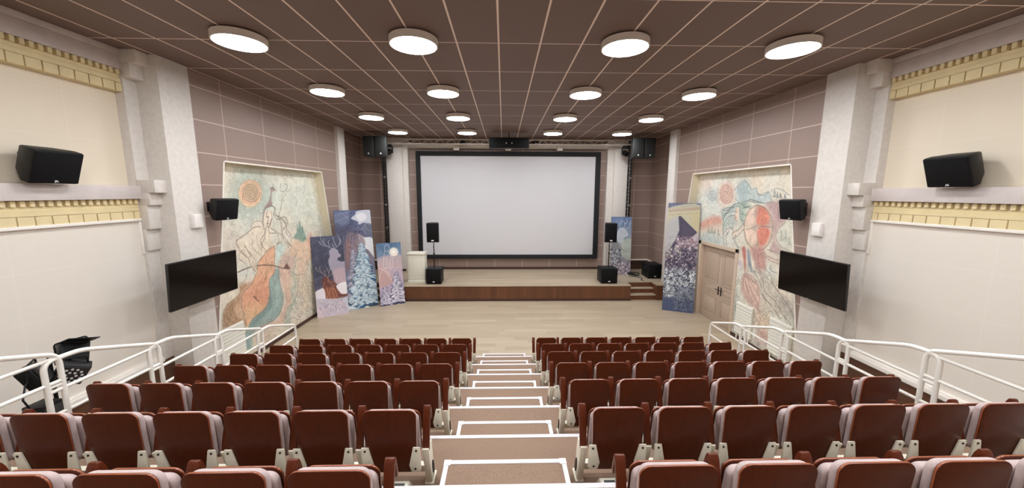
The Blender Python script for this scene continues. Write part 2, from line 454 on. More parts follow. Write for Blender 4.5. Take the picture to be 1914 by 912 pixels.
for r, y in enumerate(ROWS):
    for c, x in enumerate(COLS):
        if proto is None: t = proto = make_light()
        else: t = copy_tree(proto)
        t.location = (x, y, CEIL)
        where = f'in the {rname[r]}' if r > 1 else rname[r]
        t['label'] = f'round white ceiling light, {cname[c]} one of four {where}'
        t['group'] = 'round ceiling lights'

# ------------------------------------------------------------------ seats
SP = 0.485; XI = 0.585; XC = 0.012
def lean(h): return -0.172 - 0.028*(h-0.20)/0.5       # rear face of the backrest
def seat_shape():
    t = thing('auditorium_seat', 'x', 'seat')
    T = 0.016
    # backrest shell
    out = rrect(-0.190, 0.190, 0.192, 0.700, 0.055, 6)
    tap = lambda x, h: x*(0.93+0.07*min(1, max(0, h-0.2)/0.35))
    b = MB().prism(out, lambda x, h: (tap(x, h), lean(h), h), lambda x, h: (tap(x, h), lean(h)+T, h), 0, 1)
    b.build('backrest', ['mahogany', 'mahogany_edge'], t, bevel=0.004, seg=2)
    c = rrect(-0.187, 0.187, 0.30, 0.690, 0.055, 6)
    MB().prism(c, lambda x, h: (tap(x, h), lean(h)+T, h), lambda x, h: (tap(x, h)*0.98, lean(h)+T+0.052, h-0.012)).build('back_cushion', 'seat_fabric', t, bevel=0.02, seg=3)
    # folded seat: cushion towards the backrest, wooden shell towards the stage
    f = lambda h: lean(h) + 0.124 + 0.05*(0.645-h)
    c = rrect(-0.187, 0.187, 0.26, 0.612, 0.05, 6)
    MB().prism(c, lambda x, h: (x, f(h)-0.055, h), lambda x, h: (x, f(h), h)).build('seat_cushion', 'seat_fabric', t, bevel=0.02, seg=3)
    c = rrect(-0.189, 0.189, 0.25, 0.619, 0.055, 6)
    MB().prism(c, lambda x, h: (x, f(h), h), lambda x, h: (x, f(h)+0.016, h), 0, 1).build('seat_pan', ['mahogany', 'mahogany_edge'], t, bevel=0.004)
    for sg in (-1, 1):
        poly = [(0.213, 0.226), (0.211, 0.408), (0.160, 0.408), (0.128, 0.262), (0.140, 0.212), (0.201, 0.206)]
        pl = MB().prism(poly, lambda x, h: (sg*x, lean(h)-0.014, h), lambda x, h: (sg*x, lean(h)-0.001, h)).build('hinge_plate', 'cream_metal', t, bevel=0.003)
        for (x, h) in ((0.184, 0.384), (0.172, 0.234)):
            MB().cyl((sg*x, lean(h)-0.019, h), (sg*x, lean(h)-0.012, h), 0.0075, n=10).build('screw', 'black_screw', pl)
    MB().box(-0.219, 0.219, -0.03, 0.02, 0.075, 0.125).build('seat_beam', 'cream_metal', t)
    return t
def stand(sg, t, end=False):
    x = sg*0.2425
    # bentwood arm: rises at the back, turns forward over the top
    path = [(-0.155, 0.350), (-0.130, 0.450), (-0.100, 0.555), (-0.077, 0.630), (-0.063, 0.653), (-0.047, 0.651), (-0.034, 0.622), (-0.022, 0.575), (-0.014, 0.530)]
    th = 0.024; up = []; dn = []
    for i, (y, h) in enumerate(path):
        a = path[max(0, i-1)]; b = path[min(len(path)-1, i+1)]
        d = Vector((b[0]-a[0], b[1]-a[1])).normalized(); nn = Vector((-d.y, d.x))
        up.append((y+nn.x*0, h+nn.y*0)); dn.append((y-nn.x*th, h-nn.y*th))
    poly = up+dn[::-1]
    m = MB(); k = len(path)
    for i in range(k-1):
        q = [up[i], up[i+1], dn[i+1], dn[i]]
        m.prism(q, lambda y, h: (x-0.026, y, h), lambda y, h: (x+0.026, y, h))
    # one closed strip
    m = MB(); vs = []
    for i in range(k):
        for (px, pt) in ((x-0.026, up[i]), (x+0.026, up[i]), (x+0.026, dn[i]), (x-0.026, dn[i])):
            vs.append((px, pt[0], pt[1]))
    fs = [(0, 1, 2, 3), tuple(4*(k-1)+j for j in (3, 2, 1, 0))]
    for i in range(k-1):
        for j in range(4): fs.append((4*i+j, 4*i+(j+1)%4, 4*i+4+(j+1)%4, 4*i+4+j))
    m.add(vs, fs); m.build('armrest', 'arm_wood', t, bevel=0.004)
    pf = [(-0.166, 0.368), (-0.065, 0.012), (0.030, 0.012), (-0.05, 0.368)]
    lg = MB().prism(pf, lambda y, h: (x-0.024, y, h), lambda y, h: (x+0.024, y, h)).box(x-0.034, x+0.034, -0.075, 0.06, 0.0, 0.012)
    l = lg.build('leg', 'cream_metal', t, bevel=0.003)
    if end:
        pts = [(-0.030+0.026*math.cos(a)-0.02*math.sin(a), 0.12+0.07*math.sin(a)) for a in [2*PI*i/20 for i in range(20)]]
        MB().prism(pts, lambda y, h: (x-0.0+sg*0.02, y, h), lambda y, h: (x+sg*0.029, y, h)).build('row_plate', 'black_screw', l)
for sg, lab in ((-1, 'left'), (1, 'right')):
    t = thing('floor_outlet', f'small cream floor outlet box by the aisle end of the sixth row, {lab} block', 'outlet box', (XC+sg*0.80, 2.40, RISE*6), 'floor outlet boxes')
    MB().hexa([(-0.085,-0.09,0), (0.085,-0.09,0), (0.085,0.09,0), (-0.085,0.09,0)], [(-0.07,-0.07,0.05), (0.07,-0.07,0.05), (0.07,0.07,0.05), (-0.07,0.07,0.05)]).build('cover', 'cream_metal', t, bevel=0.004)
    MB().box(-0.042, 0.042, -0.042, 0.042, 0.048, 0.054).build('socket_plate', 'black_screw', t)
ords = ['first', 'second', 'third', 'fourth', 'fifth', 'sixth', 'seventh']
protos = {}
for s, blk in ((-1, 'left block'), (1, 'right block')):
    for kind in ('aisle', 'mid', 'far'):
        t = seat_shape()
        stand(-s, t, kind == 'aisle')
        if kind == 'far': stand(s, t, False)
        protos[(s, kind)] = [t, False]
    for r in range(7):
        cnt = 5 if r == 6 else 7
        for i in range(cnt):
            kind = 'aisle' if i == 0 else ('far' if i == cnt-1 else 'mid')
            p = protos[(s, kind)]
            if not p[1]: t = p[0]; p[1] = True
            else: t = copy_tree(p[0])
            t.location = (XC + s*(XI + SP/2 + SP*i), edge_y(r)-0.478, RISE*(r+1))
            t['label'] = f'brown wooden folding seat, {blk}, {ords[r]} row from the stage, {ords[i]} from the aisle'
            t['group'] = 'auditorium seats, ' + blk
# ------------------------------------------------------------------ projection screen
t = thing('projection_screen', 'large white projection screen with a wide black border above the stage', 'screen', (0.23, 14.72, Z(-2.74)))
o = t.location
m = MB().box(-3.40, 3.82, 14.72, 14.73, Z(-2.62), Z(1.52)).build('screen_canvas', 'screen_white', t, origin=o)
m = MB()
xa, xb, za, zb = -3.50, 3.93, Z(-2.73), Z(1.63)
xi0, xi1, zi0, zi1 = -3.325, 3.735, Z(-2.555), Z(1.455)
m.box(xa, xb, 14.66, 14.76, zi1, zb).box(xa, xb, 14.66, 14.76, za, zi0).box(xa, xi0, 14.66, 14.76, zi0, zi1).box(xi1, xb, 14.66, 14.76, zi0, zi1)
m.build('border', 'screen_border', t, origin=o, bevel=0.006)
m = MB()
for xx in (-2.6, 0.2, 3.0):
    m.box(xx-0.04, xx+0.04, 14.735, BACK-0.002, Z(1.2), Z(1.26)); m.box(xx-0.04, xx+0.04, 14.735, BACK-0.002, Z(-2.3), Z(-2.24))
m.build('wall_bracket', 'dark_grey', t, origin=o)

# ------------------------------------------------------------------ loudspeakers on the stage
def sub(name, label, x0, x1, y0, depth, h, logo=True):
    cx = (x0+x1)/2
    t = thing(name, label, 'speaker', (cx, y0+depth/2, STAGE), 'subwoofers on the stage'); w = x1-x0
    MB().box(-w/2, w/2, -depth/2+0.02, depth/2, 0.015, h).build('cabinet', 'black_plastic', t, bevel=0.012)
    MB().box(-w/2+0.02, w/2-0.02, -depth/2, -depth/2+0.025, 0.035, h-0.02).build('grille', 'black_grille', t, bevel=0.006)
    f = MB()
    for a in (-1, 1):
        for b in (-1, 1): f.cyl((a*(w/2-0.05), b*(depth/2-0.07), 0), (a*(w/2-0.05), b*(depth/2-0.07), 0.02), 0.02, n=12)
    f.build('feet', 'black_plastic', t)
    MB().box(-0.035, 0.035, -depth/2-0.003, -depth/2+0.002, 0.075, 0.105).build('badge', 'badge_white', t, bevel=0.002)
    for sg in (-1, 1):
        MB().box(sg*(w/2-0.01), sg*(w/2+0.003), -0.09, 0.09, h*0.62, h*0.72).build('handle', 'dark_grey', t, bevel=0.003)
    return t
sub('subwoofer', 'black subwoofer box under the pole speaker beside the cream lectern', -2.715, -2.19, 12.305, 0.58, 0.55)
sub('subwoofer', 'black subwoofer box under the pole speaker by the stage steps', 3.475, 4.06, 12.315, 0.58, 0.55)
sub('subwoofer', 'black subwoofer box in the dark corner behind the stage steps', 5.47, 5.985, 13.06, 0.7, 0.54)
for x, lab, side in ((-2.47, 'lectern', -1), (3.80, 'stage steps', 1)):
    t = thing('speaker_pole', f'black speaker pole standing on the subwoofer by the {lab}', 'stand', (x, 12.6, STAGE+0.55))
    m = MB().cyl((0,0,0), (0,0,0.50), 0.018, n=14).cyl((0,0,0.48), (0,0,0.92), 0.014, n=14); m.build('tube', 'black_plastic', t, smooth=True)
    MB().cyl((0,0,0.47), (0,0,0.52), 0.026, n=14).cyl((0,0,0.49), (0.05,-0.02,0.49), 0.009, n=10).build('clamp', 'black_plastic', t, smooth=True)
    MB().cyl((0,0,0), (0,0,0.02), 0.04, n=16).build('base', 'dark_grey', t, smooth=True)
    ptsz = [(0.02*math.sin(k*1.1), 0.02*math.cos(k*1.1)-0.004, 0.05+k*0.045) for k in range(19)]
    MB().tube(ptsz, 0.006, 6).build('cable', 'black_plastic', t, smooth=True)
    z0 = Z(-1.74); t2 = thing('pole_speaker', f'black loudspeaker on a pole above the subwoofer by the {lab}', 'speaker', (x, 12.6, z0), 'pole speakers')
    w, d, h = 0.42, 0.37, 0.69
    out = [(-w/2, -d/2), (w/2, -d/2), (w/2, -d/2+0.10), (w/2-0.09, d/2), (-w/2+0.09, d/2), (-w/2, -d/2+0.10)]
    MB().prism(out, lambda a, b: (a, b+0.02, 0.012), lambda a, b: (a, b+0.02, h)).build('cabinet', 'black_plastic', t2, bevel=0.012)
    gr = [(-w/2+0.01+0.0, 0.02), (w/2-0.01, 0.02), (w/2-0.01, h-0.02), (-w/2+0.01, h-0.02)]
    MB().box(-w/2+0.012, w/2-0.012, -d/2-0.005, -d/2+0.03, 0.035, h-0.018).build('grille', 'black_grille', t2, bevel=0.01)
    MB().box(-0.045, 0.045, -d/2-0.008, -d/2-0.003, 0.06, 0.10).build('badge', 'badge_white', t2, bevel=0.002)
    MB().cyl((0,0,-0.0), (0,0,0.03), 0.03, n=14).build('pole_socket', 'dark_grey', t2)

# lectern
t = thing('lectern', 'cream panelled lectern at the left end of the stage', 'lectern', (-3.09, 12.72, STAGE))
MB().box(-0.295, 0.295, -0.20, 0.20, 0.06, 1.03).build('body', 'podium_cream', t, bevel=0.004)
MB().box(-0.315, 0.315, -0.225, 0.225, 0, 0.09).build('plinth', 'podium_cream', t, bevel=0.008)
MB().box(-0.325, 0.325, -0.24, 0.24, 1.03, 1.08).box(-0.31, 0.31, -0.225, 0.225, 1.0, 1.032).build('top', 'podium_cream', t, bevel=0.006)
m = MB()
for a in ((-0.22, 0.22, 0.18, 0.20), (-0.22, 0.22, 0.92, 0.94), (-0.22, -0.2, 0.2, 0.92), (0.2, 0.22, 0.2, 0.92)):
    m.box(a[0], a[1], -0.212, -0.195, a[2], a[3])
m.build('front_panel', 'podium_cream', t, bevel=0.004)
m = MB()
for a in ((-0.14, 0.14, 0.18, 0.20), (-0.14, 0.14, 0.92, 0.94), (-0.14, -0.12, 0.2, 0.92), (0.12, 0.14, 0.2, 0.92)):
    m.box(0.29, 0.307, a[0], a[1], a[2], a[3])
m.build('side_panel', 'podium_cream', t, bevel=0.004)

# cables and small gear in the corner
t = thing('cable_bundle', 'tangle of black and yellow cables beside the corner subwoofer', 'cable', (5.05, 13.45, STAGE))
rnd = random.Random(3)
for nm, mt, n_, rr in (('black_cable', 'black_plastic', 5, 0.011), ('yellow_cable', 'yellow_cable', 1, 0.010), ('white_cable', 'badge_white', 1, 0.008)):
    m = MB()
    for q in range(n_):
        ph = rnd.random()*6; r0 = 0.12+0.10*rnd.random()
        m.tube([(r0*math.cos(ph+a)*(1+.2*math.sin(3*a+ph)), r0*math.sin(ph+a), 0.02+0.025*q+0.05*rnd.random()*(1+math.sin(2*a+ph))/2) for a in [2*PI*i/26 for i in range(30)]], rr, 6)
    m.build(nm, mt, t, smooth=True)
m = MB().tube([(0.1, -0.1, 0.02), (0.2, -0.4, 0.012), (0.05, -0.6, 0.012), (0.12, -0.72, 0.012)], 0.009, 6); m.build('loose_end', 'black_plastic', t, smooth=True)
# ------------------------------------------------------------------ truss, towers, flown speakers
TY = 14.12
t = thing('lighting_truss', 'grey lattice lighting truss running across above the screen', 'truss', (0.2, TY, Z(1.83)))
o = t.location; x0, x1, zb, zt, w = -4.62, 5.02, Z(1.835), Z(2.005), 0.10
m = MB()
for y in (TY-w, TY+w):
    m.cyl((x0, y, zt), (x1, y, zt), 0.016, n=10).cyl((x0, y, zb), (x1, y, zb), 0.016, n=10)
m.build('chords', 'truss_steel', t, origin=o, smooth=True)
m = MB(); nb_ = 44; dx = (x1-x0)/nb_
for i in range(nb_):
    a, b = (zb, zt) if i % 2 else (zt, zb)
    for y in (TY-w, TY+w): m.cyl((x0+i*dx, y, a), (x0+(i+1)*dx, y, b), 0.007, n=6)
    for z in (zb, zt): m.cyl((x0+i*dx, TY-w if i % 2 else TY+w, z), (x0+(i+1)*dx, TY+w if i % 2 else TY-w, z), 0.006, n=6)
m.build('bracing', 'truss_steel', t, origin=o, smooth=True)
for x, sd, lab in ((-4.57, -1, 'left'), (4.93, 1, 'right')):
    t = thing('truss_tower', f'black upright tower carrying the {lab} end of the lighting truss', 'truss', (x, TY, STAGE))
    o = t.location; m = MB(); h = 0.052
    for a in (-h, h):
        for b in (-h, h): m.cyl((x+a, TY+b, STAGE+0.02), (x+a, TY+b, Z(2.03)), 0.016, n=8)
    m.build('uprights', 'black_plastic', t, origin=o, smooth=True)
    m = MB(); zz = STAGE+0.06; k = 0
    while zz < Z(1.95):
        for a in (-h, h):
            q = (1 if k % 2 else -1)
            m.cyl((x+a, TY-q*h, zz), (x+a, TY+q*h, zz+0.14), 0.008, n=6); m.cyl((x-q*h, TY+a, zz), (x+q*h, TY+a, zz+0.14), 0.008, n=6)
        zz += 0.14; k += 1
    m.build('lacing', 'black_plastic', t, origin=o, smooth=True)
    MB().box(x-0.2, x+0.2, TY-0.2, TY+0.2, STAGE, STAGE+0.02).build('base_plate', 'black_plastic', t, origin=o)
    m = MB()
    for zz in (Z(0.55), Z(-0.5), Z(-1.4)): m.box(x-0.02, x+0.05, TY-0.09, TY-0.06, zz, zz+0.05)
    m.build('clamps', 'steel', t, origin=o, bevel=0.004)
for x, lab in ((-4.36, 'left'), (4.72, 'right')):
    t = thing('moving_head_light', f'black moving head stage light under the {lab} end of the truss', 'stage light', (x, TY-0.05, Z(1.81)), 'moving head lights')
    MB().box(-0.12, 0.12, -0.1, 0.1, -0.11, -0.02).cyl((0.06,0,-0.02), (0.06,0,0.02), 0.03, n=12).cyl((-0.06,0,-0.02), (-0.06,0,0.02), 0.03, n=12).build('base', 'black_plastic', t, bevel=0.015)
    for sg in (-1, 1): MB().box(sg*0.12, sg*0.155, -0.045, 0.045, -0.33, -0.08).build('yoke_arm', 'black_plastic', t, bevel=0.012)
    MB().cyl((0,-0.13,-0.33), (0,0.12,-0.26), 0.095, 0.11, n=24).build('head', 'black_plastic', t, bevel=0.01)
    MB().cyl((0,-0.138,-0.333), (0,-0.13,-0.33), 0.075, n=24).build('lens', 'tv_glass', t)
for x in (-1.55, 1.22):
    t = thing('truss_spotlight', 'small black spotlight inside the truss %s of the middle loudspeaker' % ('left' if x < 0 else 'right'), 'stage light', (x, TY, Z(1.845)))
    MB().cyl((-0.09,-0.10,0.05), (0.1,0.08,0.06), 0.06, 0.075, n=18).build('can', 'black_plastic', t, smooth=True)
    MB().box(-0.015, 0.015, -0.02, 0.02, 0.0, 0.13).build('clamp', 'black_plastic', t)
    MB().cyl((-0.091,-0.101,0.05), (-0.086,-0.096,0.05), 0.05, n=18).build('lens', 'tv_glass', t)
def flown(x, y, ang, lab, name='flown_speaker', w=0.40, h=0.70, d=0.42, ztop=1.95):
    t = thing(name, lab, 'speaker', (x, y, Z(ztop)), 'flown speaker pairs', (0, 0, ang))
    out = [(-w/2, -d/2), (w/2, -d/2), (w/2-0.06, d/2), (-w/2+0.06, d/2)]
    MB().prism(out, lambda a, b: (a, b, -h), lambda a, b: (a, b, 0)).build('cabinet', 'hung_grille', t, bevel=0.01)
    MB().box(-w/2+0.012, w/2-0.012, -d/2-0.012, -d/2+0.005, -h+0.02, -0.02).build('grille', 'hung_grille', t, bevel=0.006)
    MB().box(-0.022, 0.022, -d/2-0.016, -d/2-0.011, -h+0.075, -h+0.125).build('badge', 'badge_white', t, bevel=0.002)
    m = MB()
    for a in (-0.12, 0.12): m.cyl((a, 0.0, 0), (a, 0.0, CEIL-Z(ztop)), 0.006, n=8)
    m.build('hanging_rods', 'steel', t)
    return t
flown(-4.71, 13.2, -0.10, 'black loudspeaker hung high over the stage, outer one of the left pair')
flown(-4.32, 13.2, 0.06, 'black loudspeaker hung high over the stage, inner one of the left pair')
flown(4.83, 13.2, -0.06, 'black loudspeaker hung high over the stage, inner one of the right pair')
flown(5.22, 13.2, 0.10, 'black loudspeaker hung high over the stage, outer one of the right pair')
t = thing('centre_speaker', 'wide black loudspeaker hung above the middle of the screen', 'speaker', (0.2, 13.15, Z(1.93)))
MB().box(-0.71, 0.71, -0.13, 0.17, -0.36, 0).build('cabinet', 'black_plastic', t, bevel=0.01)
MB().box(-0.70, 0.70, -0.145, -0.125, -0.35, -0.01).build('grille', 'black_grille', t, bevel=0.004)
for a in (-0.10, 0.10): MB().box(a-0.016, a+0.016, -0.15, -0.144, -0.21, -0.175).build('badge', 'badge_white', t, bevel=0.002)
MB().cyl((0,0,0), (0,0,CEIL-Z(1.93)), 0.018, n=12).build('hanging_rod', 'dark_grey', t)
m = MB()
for a in (-0.6, 0.6): m.cyl((a,0,0), (a,0,CEIL-Z(1.93)), 0.004, n=6)
m.build('safety_wires', 'steel', t)

# ------------------------------------------------------------------ wall speakers (wedge cabinets on wall brackets)
def wedge(label, s, x_front, y, z, w, h, d, tilt, yaw, wall_x):
    "front faces the middle of the hall; local +x of the unit points out of the front"
    t = thing('wall_speaker', label, 'speaker', (x_front, y, z), 'wall speakers', (0, 0, (0 if s < 0 else PI)+yaw))
    ct, stt = math.cos(tilt), math.sin(tilt)
    def R(px, py, pz): return (px*ct + pz*stt, py, -px*stt + pz*ct)
    fr = [(0, -w/2, -h/2), (0, w/2, -h/2), (0, w/2, h/2), (0, -w/2, h/2)]
    md = [(-d*0.35, -w/2*0.98, -h/2*0.98), (-d*0.35, w/2*0.98, -h/2*0.98), (-d*0.35, w/2*0.98, h/2), (-d*0.35, -w/2*0.98, h/2)]
    bk = [(-d, -w/2*0.62, -h/2*0.55), (-d, w/2*0.62, -h/2*0.55), (-d, w/2*0.62, h/2*0.85), (-d, -w/2*0.62, h/2*0.85)]
    m = MB(); vs = [R(*p) for p in fr+md+bk]
    fs = [(0,1,2,3), (8,11,10,9)]
    for b in (0, 4):
        for i in range(4): fs.append((b+i, b+4+i, b+4+(i+1)%4, b+(i+1)%4))
    m.add(vs, fs); m.build('cabinet', 'black_plastic', t, bevel=0.022, seg=3)
    m = MB().hexa([R(0.012, py*0.94, pz*0.93) for _, py, pz in fr], [R(-0.01, py*0.97, pz*0.97) for _, py, pz in fr]); m.build('grille', 'black_grille', t, bevel=0.008)
    L = abs(wall_x-x_front)
    p0 = R(-d*0.8, 0, 0.02)
    MB().cyl(p0, (-L*1.0, 0, p0[2]), 0.03, n=12).box(-L-0.0, -L+0.015, -0.07, 0.07, p0[2]-0.09, p0[2]+0.09).build('bracket', 'black_plastic', t)
    p = R(0.016, 0, -h*0.40)
    text_mesh('badge', 'JBL', 0.034, 'badge_white', t, p, (PI/2+0.0, 0, PI/2))
    return t
X = lambda s, d: sx(s, d)
wedge('large black wall speaker above the cream ledge on the left wall', -1, X(-1, 5.75), 4.685, Z(0.285), 0.51, 0.42, 0.30, 0.34, 0.0, X(-1, 6.12))
wedge('large black wall speaker above the cream ledge on the right wall', 1, X(1, 5.75), 4.74, Z(0.285), 0.51, 0.42, 0.30, 0.34, 0.0, X(1, 6.12))
wedge('small black wall speaker beside the cellist mural', -1, X(-1, 5.36), 6.86, Z(-0.335), 0.46, 0.40, 0.24, 0.2, -0.12, X(-1, DB))
wedge('small black wall speaker beside the drummer mural', 1, X(1, 5.40), 6.88, Z(-0.32), 0.46, 0.40, 0.24, 0.2, 0.12, X(1, DB))

# ------------------------------------------------------------------ televisions and junction boxes on the front pillars
for s, x, y0, y1, zt, zb, lab in ((-1, -5.10, 5.43, 6.835, -1.09, -1.85, 'left'), (1, 5.49, 5.44, 6.855, -1.11, -1.885, 'right')):
    yc = (y0+y1)/2; w = y1-y0; h = zt-zb
    t = thing('television', f'black flat television on a wall arm at the {lab} front pillar', 'television', (x, yc, Z((zt+zb)/2)), 'televisions', (0, 0, 0 if s < 0 else PI))
    M = Matrix.Rotation(math.radians(3), 4, 'Y')
    MB().box(-0.045, -0.002, -w/2, w/2, -h/2, h/2).build('bezel', 'tv_bezel', t, bevel=0.006, xf=M)
    MB().box(-0.004, 0.0005, -w/2+0.011, w/2-0.011, -h/2+0.016, h/2-0.011).build('display', 'tv_glass', t, xf=M)
    MB().box(-0.001, 0.003, -0.025, 0.025, -h/2+0.002, -h/2+0.012).build('badge', 'steel', t, xf=M)
    MB().box(-0.075, -0.04, -w*0.32, w*0.32, -h*0.33, h*0.2).build('rear_housing', 'black_plastic', t, bevel=0.01, xf=M)
    L = DF - abs(x-CX) - 0.003
    MB().box(-L, -L+0.02, 0.10-0.12, 0.10+0.12, -0.16, 0.16).box(-L, -0.06, 0.06, 0.13, -0.05, 0.05).box(-0.10, -0.07, -0.25, 0.25, -0.13, 0.13).build('wall_arm', 'black_plastic', t, bevel=0.004)
for s, z0, lab in ((-1, -0.635, 'left'), (1, -0.775, 'right')):
    t = thing('junction_box', f'small white wall box on the {lab} front pillar above the television', 'wall box', (X(s, DF), 6.43, Z(z0)), 'white pillar boxes')
    xo = -s
    MB().box(0, xo*0.055, -0.10, 0.10, 0, 0.245).build('body', 'box_white', t, bevel=0.006)
    MB().box(xo*0.055, xo*0.068, -0.088, 0.088, 0.012, 0.233).build('cover', 'box_white', t, bevel=0.005)

# ------------------------------------------------------------------ guard rails at the sides of the raked floor
fr = {-1: [(6.897, -2.608), (5.958, -2.316), (5.089, -2.066), (4.170, -1.803), (3.241, -1.50)],
      1: [(6.84, -2.588), (5.94, -2.32), (5.04, -2.055), (4.15, -1.809), (3.26, -1.534)]}
nth = ['first', 'second', 'third', 'fourth', 'fifth']
for s, x, lab in ((-1, -4.14, 'left'), (1, 4.20, 'right')):
    for k, (y, zr) in enumerate(fr[s]):
        zf = Z(zr); yn = fr[s][k+1][0]-0.12 if k < 4 else y-0.98
        zt = zf+0.27
        t = thing('guard_rail', f'white tubular guard rail at the {lab} edge of the seating, {nth[k]} from the stage', 'railing', (x, y, plat_z(y)), f'guard rails on the {lab}')
        o = t.location
        pth = arc3([(x, y, plat_z(y)), (x, y, zf), (x, y-0.06, zf+0.03), (x, y-0.76, zt), (x, yn, zt), (x, yn, zt-0.25)], 0.10, 6)
        pth = arc3([(x, y, plat_z(y)), (x, y, zf+0.0), (x, y-0.76, zt), (x, yn, zt), (x, yn, plat_z(yn))], 0.09, 7)
        MB().tube(pth, 0.022, 12).build('frame', 'rail_white', t, origin=o, smooth=True)
        for dz in (-0.005, -0.23):
            MB().cyl((x, y-0.01, zf+dz-0.02), (x, yn+0.01, zf+dz-0.02), 0.017, n=10).build('mid_rail', 'rail_white', t, origin=o, smooth=True)
        m = MB()
        for yy in (y, yn): m.cyl((x, yy, plat_z(yy)), (x, yy, plat_z(yy)+0.012), 0.055, n=18)
        m.build('flanges', 'rail_white', t, origin=o, smooth=True)
        if k < 4:
            MB().cyl((x, yn, zf+0.02), (x, fr[s][k+1][0], zf+0.02), 0.014, n=8).build('link', 'rail_white', t, origin=o, smooth=True)

# ------------------------------------------------------------------ radiator covers under the murals
def radiator(label, s, y0, y1, z0, z1):
    xw = X(s, DM-0.008); xo = -s
    t = thing('radiator_cover', label, 'radiator cover', (xw, (y0+y1)/2, z0), 'slatted radiator covers'); w = y1-y0; h = z1-z0
    m = MB().box(xo*0.002, xo*0.035, -w/2, w/2, 0, h); m.build('back_panel', 'grille_white', t)
    m = MB(); n_ = 10; ph = h/n_
    for k in range(n_): m.box(xo*0.035, xo*0.05, -w/2, w/2, k*ph+0.007, (k+1)*ph-0.007)
    m.build('slats', 'grille_white', t, bevel=0.003)
    m = MB()
    for yy in (-w/2+0.08, w/2-0.08): m.box(xo*0.005, xo*0.03, yy-0.02, yy+0.02, -z0, 0)
    m.build('feet', 'grille_white', t)
radiator('white slatted radiator cover below the cellist mural', -1, 7.03, 7.66, 0.235, 0.96)
radiator('white slatted radiator cover on the drummer mural beside the door', 1, 8.27, 8.87, 0.16, 0.97)
radiator('white slatted radiator cover on the drummer mural near the front pillar', 1, 7.06, 7.69, 0.16, 0.97)

# ------------------------------------------------------------------ double door in the right wall
dy0, dy1, dh = DOOR
xw = X(1, DM)
t = struct(MB().box(xw-0.03, xw+0.145, dy0-0.10, dy0, 0, dh+0.10).box(xw-0.03, xw+0.145, dy1, dy1+0.14, 0, dh+0.10).box(xw-0.03, xw+0.145, dy0-0.10, dy1+0.14, dh, dh+0.10).build('door_1', 'door_frame', bevel=0.004))
def leaf(a, b, handle_at):
    lf = MB().box(xw+0.10, xw+0.145, a+0.003, b-0.003, 0.008, dh-0.004).build('door_leaf', 'door_wood', t, bevel=0.003)
    iw = 0.115
    for (z0, z1) in ((0.17, 0.74), (0.83, 1.07), (1.16, 2.07)):
        g = MB()
        for (p0, p1, q0, q1) in ((a+iw, b-iw, z0, z0+0.02), (a+iw, b-iw, z1-0.02, z1), (a+iw, a+iw+0.02, z0+0.02, z1-0.02), (b-iw-0.02, b-iw, z0+0.02, z1-0.02)):
            g.box(xw+0.086, xw+0.102, p0, p1, q0, q1)
        g.box(xw+0.092, xw+0.101, a+iw+0.05, b-iw-0.05, z0+0.05, z1-0.05)
        g.build('raised_panel', 'door_wood', lf, bevel=0.006)
    h = MB().box(xw+0.09, xw+0.101, handle_at-0.022, handle_at+0.022, 0.84, 1.09)
    sg = 1 if handle_at < (a+b)/2 else -1
    h.cyl((xw+0.095, handle_at, 1.0), (xw+0.05, handle_at, 1.0), 0.011, n=10).tube([(xw+0.052, handle_at-0.01*sg, 1.0), (xw+0.052, handle_at+0.13*sg, 1.0)], 0.010, 8)
    h.build('door_handle', 'black_screw', lf, bevel=0.002)
leaf(9.858, dy1, 9.858+0.06); leaf(dy0, 9.858, 9.858-0.06)
MB().box(xw+0.145, xw+0.2, dy0-0.1, dy1+0.14, 0, dh+0.1).build('door_backing', 'dark_baseboard', t)

